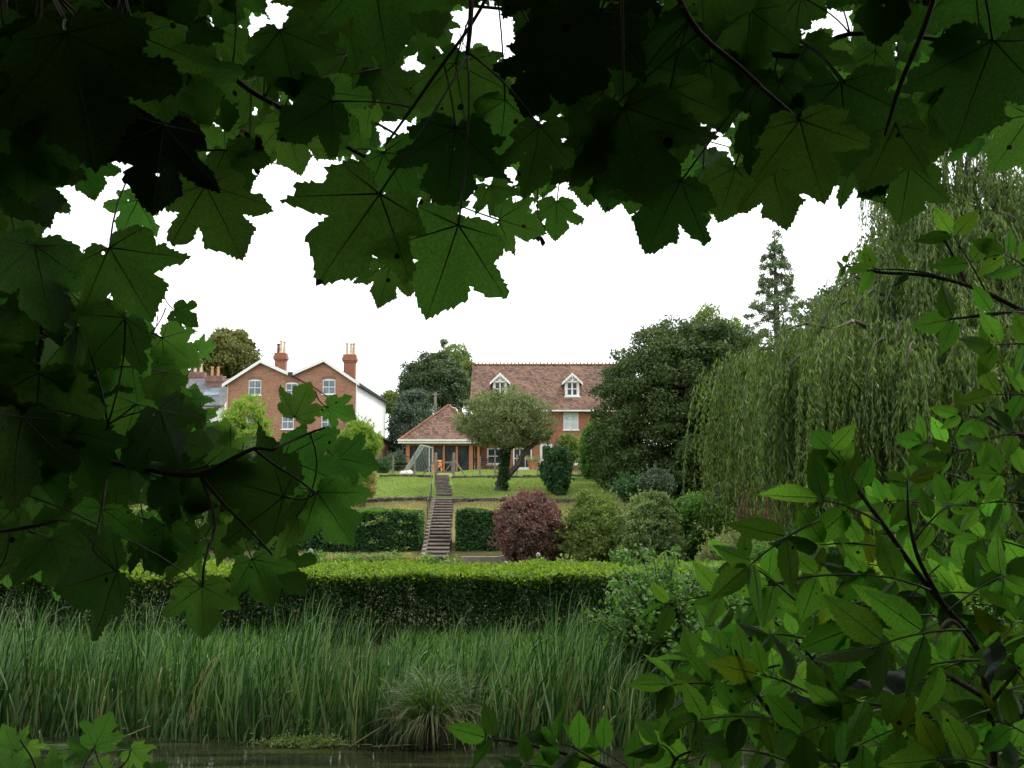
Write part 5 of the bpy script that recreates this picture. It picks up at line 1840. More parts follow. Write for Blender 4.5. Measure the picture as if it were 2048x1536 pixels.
def serrate(half, step, depth, rnd):
    """Walk a half outline and cut forward-pointing teeth into it."""
    pts = [Vector(half[0])]
    for a, b in zip(half[:-1], half[1:]):
        a, b = Vector(a), Vector(b)
        ln = (b - a).length
        n = max(1, int(round(ln / step)))
        nrm = Vector(((b - a).y, -(b - a).x)).normalized()
        if n == 1:
            pts.append(b)
            continue
        for i in range(1, n + 1):
            if i < n:
                p = a.lerp(b, i / n)
                pts.append(a.lerp(b, (i - .25) / n) + nrm * depth * rnd.uniform(.5, 1.3))
                pts.append(p - nrm * depth * .35)
            else:
                pts.append(b)
    return pts


def leaf_mesh(name, half, veins, step, depth, seed, cup, droop, ripple, mats, jig=.03):

    rnd = random.Random(seed)
    outs = []
    for s in (1, -1):
        hf = [(x * s * (1 + rnd.uniform(-jig, jig) * 2), y + rnd.uniform(-jig, jig) * (0 if i in (0, len(half) - 1) else 1)) for i, (x, y) in enumerate(half)]
        hf[0], hf[-1] = half[0], half[-1]
        hf = [(abs(x), y) for x, y in hf]
        ps = serrate(hf, step, depth, rnd)
        outs.append([Vector((p.x * s, p.y)) for p in ps])
    loop = outs[0] + list(reversed(outs[1]))[1:-1]
    nb = len(loop)
    inner = []
    yy = -.1
    while yy < 1:
        xx = -.8
        while xx < .8:
            inner.append(Vector((xx + rnd.uniform(-.02, .02), yy + rnd.uniform(-.02, .02))))
            xx += .115
        yy += .115

    def inside(p):
        c, j = False, nb - 1
        for i in range(nb):
            a, b = loop[i], loop[j]
            if (a.y > p.y) != (b.y > p.y) and p.x < (b.x - a.x) * (p.y - a.y) / (b.y - a.y) + a.x:
                c = not c
            j = i
        return c
    inner = [p for p in inner if inside(p) and min((p - q).length for q in loop) > .035]
    # a few insect holes
    bites = [(p.copy(), rnd.uniform(.010, .026)) for p in rnd.sample(inner, min(len(inner), rnd.choice([0, 0, 0, 1, 1])))]
    for c, r_ in bites:
        inner = [p for p in inner if (p - c).length > r_ * 1.6]
        inner += [c + Vector((math.cos(k * .9) * r_ * rnd.uniform(.7, 1.2), math.sin(k * .9) * r_ * rnd.uniform(.7, 1.2))) for k in range(7)]
    co, ed, fc, *_ = delaunay_2d_cdt(loop + inner, [(i, (i + 1) % nb) for i in range(nb)], [], 1, 1e-5)
    fc = [f for f in fc if not any((sum((co[i] for i in f), Vector((0, 0))) / 3 - c).length < r_ * .8 for c, r_ in bites)]
    tw = rnd.uniform(-.12, .12)
    ph = rnd.uniform(0, 6)

    def height(x, y):
        r_ = math.hypot(x, y)
        ang = math.atan2(x, y)
        dv = min(abs(ang - v) for v in veins)
        return cup * abs(x) - droop * max(0, y) ** 2 - droop * .6 * x * x + ripple * r_ * min(dv, .35) + tw * x * y + .02 * math.sin(7 * x + ph) * math.sin(6 * y + ph)
    vs = [(p.x, p.y, height(p.x, p.y)) for p in co]
    fs, mi = [tuple(f) for f in fc], [0] * len(fc)
    # raised veins on the underside (one midrib with side veins, or a palmate fan)
    for v in veins:
        reach = 0
        for k in range(60):
            q = Vector((math.sin(v) * k * .018, math.cos(v) * k * .018))
            if not inside(q) and k > 3:
                break
            reach = k * .018
        n = 7
        base = len(vs)
        for i in range(n + 1):
            t = i / n * reach * .97
            x, y = math.sin(v) * t, math.cos(v) * t
            w = .0095 * (1 - .75 * i / n)
            px_, py_ = math.cos(v) * w, -math.sin(v) * w
            h = height(x, y)
            vs += [(x + px_, y + py_, h - .003), (x, y, h - .012 * (1 - .7 * i / n) - .003), (x - px_, y - py_, h - .003)]
        for i in range(n):
            b = base + i * 3
            fs += [(b, b + 3, b + 4, b + 1), (b + 1, b + 4, b + 5, b + 2)]
            mi += [1, 1]
    me = bpy.data.meshes.new(name)
    me.from_pydata(vs, [], fs)
    me.polygons.foreach_set('material_index', mi)
    me.polygons.foreach_set('use_smooth', [True] * len(fs))
    for m in mats:
        me.materials.append(m)
    me.update()
    return me


SV = [0, .93, -.93, 1.95 - .32, -(1.95 - .32), .5, -.5]
SYC = [leaf_mesh('sycamore_leaf', SYC_HALF, SV[:5], .064, .022, s, (.02, .12, -.08, .2, .06)[s % 5], (.05, .12, .2, .3)[s % 4], (.2, .3, .26)[s % 3], [M['syc_leaf'], M['syc_vein']], .045) for s in range(14)]
ELD = [leaf_mesh('elder_leaflet', ELD_HALF, [0], .05, .022, 20 + s, .12 + .1 * (s % 3), .08 + .08 * (s % 3), .05, [M['elder_leaf'], M['syc_vein']], .012) for s in range(6)]


def put_leaf(root, meshes, J, T, roll, name='leaf', idx=None, flip=False, thin=1.0):  # thin scales see-through light, imitating shade from overlapping leaves
    """Leaf from its petiole end J to its tip T; the underside is turned to the viewer, then rolled about its length."""
    y = T - J
    L = y.length
    y = y / L
    c = (J - EYE).normalized()
    if flip:
        c = -c
    z = (c - y * c.dot(y)).normalized()
    x = y.cross(z)
    rot = Matrix((x, y, z)).transposed().to_4x4() @ Matrix.Rotation(roll, 4, 'Y')
    me = meshes[random.randrange(len(meshes)) if idx is None else idx]
    o = bpy.data.objects.new(name, me)
    s = L / 1.04
    o.matrix_world = Matrix.Translation(J) @ rot @ Matrix.Diagonal((s, s, s, 1))
    o.parent = root
    yel = name == 'leaflet' and random.random() < .03
    o.color = (thin * (1.9 if yel else random.uniform(.85, 1.25)), thin * (1.15 if yel else 1), thin * (.6 if yel else 1), 1)
    COL.objects.link(o)
    return o


class Tw:
    """The wood of one branch system: polylines given as photo pixels with distances, kept for petioles to attach to."""
    def __init__(self):
        self.lines = []

    def add(self, pts, r0, r1):
        P = [at(*p) for p in pts]
        Q = []
        for i in range(len(P) - 1):
            a = P[max(i - 1, 0)]; b = P[i]; c = P[i + 1]; d = P[min(i + 2, len(P) - 1)]
            for t in np.linspace(0, 1, 6)[:-1]:
                Q.append(.5 * ((2 * b) + (c - a) * t + (2 * a - 5 * b + 4 * c - d) * t * t + (3 * b - a - 3 * c + d) * t ** 3))
        Q.append(P[-1])
        self.lines.append((Q, r0, r1))

    def nearest(self, p, up):
        best, bd = None, 1e9
        for Q, _, _ in self.lines:
            for q in Q:
                d = (q - p).length - .25 * (q - p).normalized().dot(up) * .1
                if d < bd:
                    best, bd = q, d
        return best, bd

    def build(self, root, name, mat):
        for Q, r0, r1 in self.lines:
            n = len(Q)
            MB().tube(Q, [r0 + (r1 - r0) * i / (n - 1) for i in range(n)], 7).build(name, M[mat], root, smooth=True)


def petiole(leaf, J, T, tw, r=.0014, mat='petiole', maxd=.3):
    back = (J - T).normalized()
    q, d = tw.nearest(J + back * .05, back)
    L = (T - J).length
    if q is None or d > maxd or d < .01:
        q = J + (back * .55 + Vector((0, 0, .6)) + Vector((random.uniform(-.2, .2), random.uniform(-.1, .3), 0))) * min(L, .12) * .65
    m_ = J.lerp(q, .5) + back * (q - J).length * .18 + Vector((0, 0, -.01))
    pts = [J * (1 - t) ** 2 + m_ * 2 * t * (1 - t) + q * t * t for t in np.linspace(0, 1, 7)]
    MB().tube(pts, [r * 1.15, r, r, r, r, r * 1.1, r * 1.3], 5).build('petiole', M[mat], None, smooth=True)
    o = COL.objects[-1]
    o.parent = leaf
    o.matrix_parent_inverse = leaf.matrix_world.inverted()
    return o


def sycamore(root, tw, listed, fill):
    """listed: (jx, jy, tx, ty, leaf length in m, roll, tilt); fill: same tuples made at random."""
    for (jx, jy, tx, ty, L, roll, tilt) in listed + fill:
        pl = math.hypot(tx - jx, ty - jy)
        # tilt shortens what is seen, so the leaf stands nearer than its length alone says
        d = L * math.cos(tilt) * FOC / pl
        J = at(jx, jy, d)
        T = at(tx, ty, d + L * math.sin(tilt))
        o = put_leaf(root, SYC, J, T, roll, thin=(random.choice([.14, .45, .8, 1.1, 1.35]) * random.uniform(.7, 1.2) if d < 1.5 else random.uniform(.5, 1.6)))  # near leaves drawn darkest, shade of the foliage behind put into their colour
        petiole(o, J, T, tw)


def in_hole(x, y, holes):
    return any((x - a) ** 2 + (y - b) ** 2 < r * r for a, b, r in holes)


# ---- sycamore hanging over the top of the view
s1 = empty('sycamore_tree', (-3.4, -2.2, 1.6))
tag(s1, 'overhanging sycamore tree whose dark leaves fill the top of the view against the sky', 'tree')
tw1 = Tw()
tw1.add([(250, -160, 1.7), (380, 60, 1.65), (480, 165, 1.6), (560, 215, 1.6), (660, 275, 1.6), (760, 330, 1.6)], .007, .003)
tw1.add([(950, -140, 1.25), (944, -20, 1.22), (940, 60, 1.2), (934, 110, 1.2)], .0045, .003)
tw1.add([(1020, -120, 1.3), (960, 20, 1.3), (870, 150, 1.3), (800, 250, 1.32), (770, 290, 1.32)], .0030, .0018)
tw1.add([(1300, -150, 1.3), (1380, 40, 1.3), (1480, 135, 1.3), (1540, 190, 1.32), (1600, 245, 1.35)], .005, .0025)
tw1.add([(1330, -20, 1.5), (1480, 85, 1.5), (1600, 112, 1.5), (1700, 68, 1.5), (1880, 80, 1.45), (2080, 130, 1.4)], .006, .003)
tw1.add([(1590, 75, 1.45), (1640, 110, 1.4), (1690, 165, 1.35)], .003, .002)
tw1.add([(60, -180, 1.1), (95, -40, 1.05), (130, 40, 1.0)], .004, .002)
tw1.add([(1240, -120, 1.0), (1245, 40, 1.0), (1248, 190, 1.0)], .0022, .0016)
tw1.add([(-160, 180, 1.6), (20, 250, 1.6), (200, 290, 1.55), (360, 310, 1.55)], .006, .003)
tw1.add([(1900, -160, 1.0), (1860, 20, 1.0), (1800, 170, 1.05), (1770, 270, 1.1)], .004, .002)
tw1.add([(660, -150, 1.1), (700, -60, 1.1), (735, -20, 1.1)], .003, .002)
tw1.add([(1010, 380, 1.9), (1080, 350, 1.9), (1150, 300, 1.9), (1200, 200, 1.9), (1230, 60, 1.9), (1240, -150, 1.9)], .002, .005)
tw1.add([(520, 300, 2.3), (620, 220, 2.3), (700, 120, 2.3), (760, -150, 2.3)], .002, .006)
LIST1 = [
    (132, 65, 215, 340, .155, .25, .3), (412, 369, 482, 518, .115, -.2, .25), (437, 56, 512, 96, .09, .2, .2), (697, 106, 640, 225, .12, .1, .2), (759, 387, 640, 566, .13, .15, .15),
    (917, 450, 853, 634, .125, -.15, .2), (780, 531, 762, 613, .085, .2, .3), (767, 305, 835, 425, .115, .3, .2), (1114, 403, 1111, 481, .085, .1, .3), (998, 440, 1090, 462, .085, .5, .3),
    (1078, 252, 1060, 398, .10, .75, .2), (911, 126, 935, 275, .125, 0, .15), (911, 256, 892, 425, .125, .1, .2), (742, -70, 782, 136, .13, .2, .3), (1090, 106, 1049, 238, .10, -.3, .2),
    (1202, 22, 1132, 215, .13, .35, .2), (1249, 214, 1302, 416, .145, .1, .15), (1228, 300, 1211, 423, .10, .1, .2), (1362, 362, 1287, 503, .12, -.25, .2), (1470, 335, 1443, 447, .10, .3, .2),
    (1543, 331, 1578, 455, .105, .15, .2), (1682, 164, 1700, 350, .14, .2, .2), (1600, 240, 1640, 402, .12, -.2, .3), (1790, 250, 1731, 386, .12, .25, .3), (1819, 334, 1800, 450, .12, .1, .25),
    (1985, 80, 1915, 300, .15, .3, .3), (2060, 230, 1985, 345, .13, .2, .3), (1780, -90, 1756, 90, .14, .1, .3), (1180, 290, 1176, 412, .10, .2, .2), (219, 495, 306, 640, .125, .2, .2),
    (328, 250, 300, 425, .115, -.3, .2), (60, 190, 100, 340, .13, .2, .3), (350, 110, 420, 250, .12, -.2, .2), (560, 60, 600, 200, .11, .2, .25), (300, 20, 360, 190, .13, .3, .3),
    (20, 300, 90, 460, .13, -.2, .3), (640, 180, 700, 300, .11, .2, .2), (570, 240, 600, 350, .10, -.3, .3), (450, 300, 500, 400, .095, .3, .3), (820, 300, 862, 400, .10, .2, .3),
    (1010, 200, 1000, 320, .10, .3, .2), (1150, 150, 1180, 280, .11, -.3, .2), (1340, 180, 1370, 330, .11, .3, .2), (1420, 120, 1440, 270, .12, -.2, .2), (1310, 30, 1340, 180, .12, .2, .3),
    (1500, 20, 1490, 170, .12, .2, .3), (1560, 160, 1530, 300, .11, -.2, .2), (1880, 180, 1850, 330, .13, .2, .2), (1950, -60, 1960, 150, .14, -.2, .3), (1640, -60, 1600, 60, .11, .2, .3),
    (1400, -40, 1420, 110, .12, .3, .3), (1100, -60, 1060, 90, .12, .2, .3), (840, -50, 870, 80, .11, -.2, .3), (470, -60, 440, 60, .11, .2, .3), (620, -40, 610, 70, .11, .1, .3),
    (170, -60, 230, 110, .13, .2, .3), (30, -30, 40, 140, .13, -.2, .3), (1040, 430, 1075, 470, .07, .6, .4), (980, 370, 1010, 440, .08, .2, .3), (870, 420, 930, 470, .09, .2, .3),
    (1275, 360, 1262, 430, .085, .2, .2), (1390, 380, 1400, 470, .09, .5, .2), (1700, 330, 1770, 395, .10, .4, .3), (160, 310, 190, 400, .1, .2, .3), (275, 400, 240, 480, .1, .4, .3), (380, 330, 385, 420, .085, .8, .2),
]
HOLES1 = [(535, 55, 62), (600, 0, 12), (978, 70, 42), (815, 275, 38), (1075, 205, 42), (1665, 50, 42), (815, 120, 22), (1620, 240, 16), (490, 330, 12), (500, 230, 12), (200, 355, 45), (250, 370, 40), (440, 40, 14), (700, 350, 14), (1010, 250, 20), (1160, 165, 14), (835, 395, 0), (1400, 200, 13)]
BND = ([-60, 60, 150, 230, 330, 420, 560, 640, 740, 850, 930, 1010, 1100, 1180, 1240, 1400, 1500, 1600, 1720, 1900, 2100], [330, 320, 290, 300, 360, 350, 330, 330, 350, 400, 430, 420, 400, 380, 400, 420, 410, 380, 330, 300, 300])
fill1 = []
while len(fill1) < 233:
    L = random.uniform(.085, .135)
    dist = random.choice([random.uniform(1.2, 1.7), random.uniform(1.6, 2.6), random.uniform(2.2, 3.4)])
    pl = L * FOC / dist
    jx, jy = random.uniform(-80, 2130), random.uniform(-130, 400)
    an = random.gauss(0, .7)
    tilt = random.uniform(.05, .6)
    tx, ty = jx + math.sin(an) * pl * math.cos(tilt), jy + math.cos(an) * pl * math.cos(tilt)
    mx_, my_ = (jx + tx) / 2, (jy + ty) / 2
    if ty > np.interp(tx, *BND) or jy > np.interp(jx, *BND) - 30:
        continue
    if in_hole(mx_, my_, [(a, b, r + pl * .42) for a, b, r in HOLES1]):
        continue
    fill1.append((jx, jy, tx, ty, L, random.gauss(0, .4), tilt))
sycamore(s1, tw1, LIST1, fill1)
tw1.build(s1, 'twig', 'bark_twig')
# trunk and boughs stand behind and beside the viewer; the rest of the crown arches overhead
wood = MB()
wood.tube([(-3.4, -2.2, 1.2), (-3.3, -2.1, 3.2), (-3.2, -1.9, 5.4), (-2.9, -1.8, 8), (-2.6, -1.8, 11)], [.42, .34, .3, .24, .1], 12)
wood.build('trunk', M['bark_grey'], s1, smooth=True)
for pl in ([(-3.2, -1.9, 5.0), (-2.0, -.6, 5.4), (-.8, .9, 4.9), (-.4, 1.6, 4.35)], [(-3.2, -1.9, 4.6), (-1.0, -.8, 5.2), (1.0, .6, 4.9), (1.2, 1.4, 4.3)], [(-3.3, -2.0, 4.2), (-2.4, -.4, 4.4), (-1.4, .9, 4.3), (-.9, 1.5, 4.0)], [(-3.0, -1.8, 6.5), (-.5, 1.5, 7.2), (2.0, 4.0, 7.4)], [(-3.0, -1.8, 6.0), (-4.5, 1.5, 6.8), (-6, 4, 7.0)], [(-3.0, -1.8, 6.0), (0, -4, 7), (4, -5, 7.5)], [(-3, -1.8, 7), (2, -1, 8), (6, 1.5, 8)]):
    MB().tube(pl, [.09, .06, .035, .012][:len(pl)], 8).build('bough', M['bark_grey'], s1, smooth=True)
k = 17000
Pc = np.stack([rng.uniform(-12, 12, k), rng.uniform(-10, 11.5, k), rng.uniform(0, 1, k)], 1)
Pc[:, 2] = np.maximum(4.7 + np.abs(Pc[:, 0]) * .02, 3.55 + np.maximum(Pc[:, 1], 0) * .62 + .55) + Pc[:, 2] * 3.6
keep = (Pc[:, 0] / 12) ** 2 + ((Pc[:, 1] - .5) / 11) ** 2 < 1
Pc = Pc[keep]
k = len(Pc)
L = rng.uniform(.22, .38, k)
leaves('crown', Pc, rng.normal(size=(k, 3)) + np.array([0, .2, -.6]), rng.normal(size=(k, 3)) * .5 + np.array([0, 0, 1]), L, L * .95, M['f_canopy'], s1, 'six', .1)
# the lower skirts of the crown close the view behind the camera
k = 9000
a = rng.uniform(math.pi * .98, math.pi * 2.02, k)
rr_ = rng.uniform(5.0, 9.5, k)
Pc = np.stack([np.cos(a) * rr_ * 1.05, np.sin(a) * rr_ * .85 - .5, rng.uniform(1.7, 7.5, k)], 1)
L = rng.uniform(.18, .3, k)
leaves('lower_crown', Pc, rng.normal(size=(k, 3)) + np.array([0, 0, -.5]), rng.normal(size=(k, 3)) + np.array([0, .5, .5]), L, L * .95, M['f_canopy'], s1, 'six', .1)
# the tall wood that the tree belongs to goes on behind and beside the viewer
k = 9000
a = rng.uniform(math.pi * .9, math.pi * 2.1, k)
Pc = np.stack([np.cos(a) * rng.uniform(11, 20, k) * 1.1, np.sin(a) * rng.uniform(8, 16, k) - 1, rng.uniform(2, 17, k)], 1)
L = rng.uniform(.5, .9, k)
leaves('rear_crown', Pc, rng.normal(size=(k, 3)) + np.array([0, 0, -.5]), rng.normal(size=(k, 3)) + np.array([0, .8, .3]), L, L * .9, M['f_canopy'], s1, 'six', .1)
k = 5000
Pc = np.stack([rng.uniform(-16, 16, k), rng.uniform(-12, 2, k), rng.uniform(9, 17, k)], 1)
L = rng.uniform(.5, .9, k)
leaves('upper_crown', Pc, rng.normal(size=(k, 3)) + np.array([0, 0, -.5]), rng.normal(size=(k, 3)) * .6 + np.array([0, 0, 1]), L, L * .9, M['f_canopy'], s1, 'six', .1)
settle(s1)

# ---- a farther sycamore whose smaller leaves show between the near ones
s4 = empty('sycamore_tree', (-2.9, 5.2, .6))
tag(s4, 'farther sycamore branches with small lighter leaves showing between the near dark leaves', 'tree')
tw4 = Tw()
tw4.add([(-500, 260, 4.6), (-100, 130, 4.2), (200, 110, 3.8), (500, 160, 3.4), (760, 250, 3.2), (900, 360, 3.1)], .012, .003)
tw4.add([(-500, -60, 4.6), (100, -90, 4.2), (600, -20, 3.8), (1100, 30, 3.6), (1500, 120, 3.5), (1900, 190, 3.4)], .012, .003)
tw4.add([(200, 110, 3.8), (330, 230, 3.6), (470, 300, 3.5), (560, 330, 3.4)], .004, .002)
tw4.add([(1100, 30, 3.6), (1200, 150, 3.4), (1330, 250, 3.3), (1480, 300, 3.2)], .004, .002)
fill4 = []
while len(fill4) < 270:
    L = random.uniform(.085, .13)
    dist = random.uniform(2.3, 3.9)
    pl = L * FOC / dist
    jx, jy = random.choice([random.uniform(-60, 900), random.uniform(-60, 2100)]), random.uniform(-80, 400)
    an, tilt = random.gauss(0, .7), random.uniform(.05, .6)
    tx, ty = jx + math.sin(an) * pl * math.cos(tilt), jy + math.cos(an) * pl * math.cos(tilt)
    if ty > np.interp(tx, *BND) + 10 or in_hole((jx + tx) / 2, (jy + ty) / 2, [(a, b, r * .8 + pl * .3) for a, b, r in HOLES1]):
        continue
    fill4.append((jx, jy, tx, ty, L, random.gauss(0, .45), tilt))
sycamore(s4, tw4, [], fill4)
tw4.build(s4, 'twig', 'bark_twig')
MB().tube([(-2.9, 5.2, .2), (-3.0, 5.0, 2.2), (-2.9, 4.8, 4.0), tuple(at(-500, 260, 4.6)), (-2.6, 4.4, 6.6)], [.1, .085, .07, .05, .02], 9).build('trunk', M['bark_grey'], s4, smooth=True)
MB().tube([(-2.7, 4.6, 5.4), tuple(at(-500, -60, 4.6))], [.04, .02], 7).build('bough', M['bark_grey'], s4, smooth=True)
settle(s4)

# ---- low sycamore bough on the left
s2 = empty('sycamore_tree', (-2.6, 1.2, 1.55))
tag(s2, 'low leafy sycamore bough reaching in from the left in front of the gabled house', 'tree')
tw2 = Tw()
tw2.add([(-260, 930, 1.7), (-40, 905, 1.65), (130, 912, 1.6), (220, 925, 1.55), (330, 945, 1.5), (400, 948, 1.45), (470, 915, 1.42), (510, 897, 1.4), (545, 900, 1.4)], .0065, .0025)
tw2.add([(-200, 560, 1.8), (30, 545, 1.7), (60, 580, 1.65), (110, 612, 1.6), (165, 625, 1.6)], .006, .003)
tw2.add([(-150, 800, 1.8), (40, 785, 1.75), (130, 780, 1.7), (200, 735, 1.6)], .006, .002)
tw2.add([(190, 922, 1.55), (203, 880, 1.55), (215, 850, 1.5)], .003, .0018)
tw2.add([(400, 948, 1.45), (450, 1010, 1.42), (500, 1060, 1.4), (545, 1110, 1.4)], .003, .0018)
tw2.add([(400, 950, 1.45), (430, 1040, 1.4), (410, 1120, 1.35), (405, 1170, 1.35)], .0025, .0016)
tw2.add([(510, 900, 1.4), (550, 930, 1.4), (590, 955, 1.4), (630, 985, 1.4)], .0022, .0014)
tw2.add([(545, 900, 1.4), (610, 870, 1.45), (650, 855, 1.45)], .0025, .0015)
tw2.add([(215, 925, 1.55), (205, 1010, 1.5), (185, 1100, 1.45)], .0025, .0016)
tw2.add([(-180, 1080, 1.7), (20, 1060, 1.6), (120, 1040, 1.6)], .005, .002)
LIST2 = [
    (215, 730, 252, 640, .12, .25, .2), (324, 676, 402, 727, .095, .5, .2), (395, 700, 434, 690, .075, .2, .3), (369, 848, 392, 770, .105, -.2, .2), (447, 910, 449, 840, .10, .1, .2),
    (568, 915, 697, 970, .135, .1, .15), (590, 833, 618, 768, .095, .1, .25), (655, 815, 712, 838, .07, .5, .3), (677, 918, 760, 928, .095, .3, .2), (634, 985, 706, 1083, .115, .1, .2),
    (404, 1173, 407, 1276, .105, 0, .25), (553, 1121, 604, 1190, .10, -.2, .2), (180, 1111, 150, 1194, .115, .1, .25), (504, 1119, 547, 1208, .11, .3, .2), (328, 1050, 320, 1142, .11, .3, .2),
    (90, 860, 60, 960, .13, .3, .2), (200, 860, 280, 800, .12, .2, .2), (270, 900, 320, 860, .11, .3, .2), (300, 960, 400, 985, .13, .2, .2), (160, 950, 220, 1010, .12, -.2, .25),
    (110, 960, 90, 1040, .12, .3, .2), (40, 1010, 20, 1080, .12, -.2, .2), (10, 1090, 20, 1170, .12, .2, .2), (240, 1060, 250, 1140, .11, .4, .2), (460, 1040, 440, 1120, .11, .3, .2),
    (520, 1000, 560, 1060, .10, .2, .2), (600, 1020, 570, 1085, .095, -.3, .3), (480, 960, 470, 1020, .11, .4, .2), (40, 640, 90, 700, .12, .3, .2), (120, 680, 80, 740, .11, -.2, .2),
    (30, 760, 90, 800, .12, .3, .2), (150, 560, 120, 640, .11, .2, .2), (60, 520, 40, 600, .12, .3, .2), (290, 660, 260, 700, .08, .3, .3), (350, 620, 400, 650, .07, .3, .3), (300, 740, 330, 800, .10, .4, .3),
    (140, 840, 180, 780, .1, .2, .2), (260, 790, 330, 770, .1, .3, .3), (20, 860, 10, 930, .12, .3, .2), (700, 940, 720, 990, .075, .7, .3), (655, 900, 700, 880, .07, .5, .3), (120, 1060, 150, 1110, .1, .5, .2),
    (430, 1000, 520, 1010, .12, .3, .3), (350, 900, 380, 950, .11, .3, .3), (220, 1020, 180, 1060, .11, .3, .3), (560, 930, 530, 980, .09, .3, .3), (640, 1020, 600, 1050, .08, .4, .3), (70, 590, 130, 610, .1, .3, .3)]
XB = ([480, 560, 600, 640, 700, 760, 830, 880, 960, 1020, 1070, 1110, 1180, 1210], [120, 150, 200, 330, 410, 390, 430, 560, 690, 660, 620, 560, 260, 60])
HOLES2 = [(345, 480, 60), (330, 560, 40), (250, 615, 30), (290, 1010, 42), (400, 1060, 26), (60, 1090, 22), (430, 780, 30), (250, 1110, 20), (560, 1000, 12), (500, 850, 55), (160, 1000, 20)]
fill2 = []
while len(fill2) < 48:                       # the mass of leaves at the upper left edge
    L = random.uniform(.10, .14)
    dist = random.choice([random.uniform(1.0, 1.3), random.uniform(1.3, 2.2), random.uniform(1.3, 2.2)])
    pl = L * FOC / dist
    jx, jy = random.uniform(-120, 330), random.uniform(20, 420)
    an, tilt = random.gauss(.1, .5), random.uniform(.1, .5)
    tx, ty = jx + math.sin(an) * pl * math.cos(tilt), jy + math.cos(an) * pl * math.cos(tilt)
    if ty > np.interp(tx, [-100, 60, 100, 160, 210, 330, 400], [520, 500, 340, 320, 300, 420, 300]) or in_hole((jx + tx) / 2, (jy + ty) / 2, [(215, 370, 60 + pl * .4), (340, 480, 40 + pl * .4)]):
        continue
    fill2.append((jx, jy, tx, ty, L, random.gauss(0, .3), tilt))
while len(fill2) < 205:
    L = random.uniform(.08, .13)
    dist = random.choice([random.uniform(1.3, 1.9), random.uniform(1.8, 2.8)])
    pl = L * FOC / dist
    jx, jy = random.uniform(-60, 640), random.uniform(470, 1150)
    an = random.gauss(0, .9)
    tilt = random.uniform(.1, .65)
    tx, ty = jx + math.sin(an) * pl * math.cos(tilt), jy + math.cos(an) * pl * math.cos(tilt)
    mx_, my_ = (jx + tx) / 2, (jy + ty) / 2
    if tx > np.interp(ty, *XB) - 25 or jx > np.interp(jy, *XB) - 45 or ty > 1190 or in_hole(mx_, my_, [(a, b, r + pl * .35) for a, b, r in HOLES2]):
        continue
    fill2.append((jx, jy, tx, ty, L, random.gauss(0, .45), tilt))
sycamore(s2, tw2, LIST2, fill2)
tw2.build(s2, 'twig', 'bark_twig')
wood = MB()
wood.tube([(-2.6, 1.2, 1.4), (-2.5, 1.3, 2.4), (-2.4, 1.4, 3.6), (-2.3, 1.5, 5.5)], [.09, .075, .06, .02], 9)
for e in (at(-260, 930, 1.7), at(-200, 560, 1.8), at(-150, 800, 1.8), at(-180, 1080, 1.7)):
    wood.tube([(-2.5, 1.3, e.z - .4), Vector((-2.5, 1.3, e.z - .4)).lerp(e, .5) + Vector((0, 0, .1)), e], [.03, .02, .008], 7)
wood.build('trunk', M['bark_grey'], s2, smooth=True)
settle(s2)

# ---- a second, farther bough on the left with smaller looking leaves
s5 = empty('sycamore_tree', (-3.6, 2.6, 1.5))
tag(s5, 'farther left sycamore bough whose smaller leaves fill the gaps beside the left edge', 'tree')
tw5 = Tw()
tw5.add([(-420, 700, 3.2), (-100, 660, 3.0), (120, 690, 2.8), (280, 760, 2.7), (400, 850, 2.6)], .009, .0025)
tw5.add([(-420, 980, 3.2), (-60, 960, 3.0), (150, 1000, 2.8), (330, 1050, 2.7)], .008, .0025)
tw5.add([(120, 690, 2.8), (180, 600, 2.8), (230, 560, 2.8)], .003, .0015)
fill5 = []
while len(fill5) < 115:
    L = random.uniform(.08, .12)
    dist = random.uniform(2.1, 3.1)
    pl = L * FOC / dist
    jx, jy = random.uniform(-60, 450), random.uniform(470, 1130)
    an, tilt = random.gauss(0, .8), random.uniform(.05, .6)
    tx, ty = jx + math.sin(an) * pl * math.cos(tilt), jy + math.cos(an) * pl * math.cos(tilt)
    if tx > np.interp(ty, *XB) - 20 or jx > np.interp(jy, *XB) - 40 or ty > 1170 or in_hole((jx + tx) / 2, (jy + ty) / 2, [(a, b, r * .7 + pl * .2) for a, b, r in HOLES2]):
        continue
    fill5.append((jx, jy, tx, ty, L, random.gauss(0, .45), tilt))
sycamore(s5, tw5, [], fill5)
tw5.build(s5, 'twig', 'bark_twig')
wood = MB()
wood.tube([(-3.6, 2.6, 1.3), (-3.5, 2.8, 2.4), (-3.4, 2.9, 3.6), (-3.2, 3.0, 5.0)], [.1, .08, .06, .02], 9)
for e in (at(-420, 700, 3.2), at(-420, 980, 3.2)):
    wood.tube([(-3.45, 2.85, e.z - .4), e], [.03, .01], 7)
wood.build('trunk', M['bark_grey'], s5, smooth=True)
settle(s5)

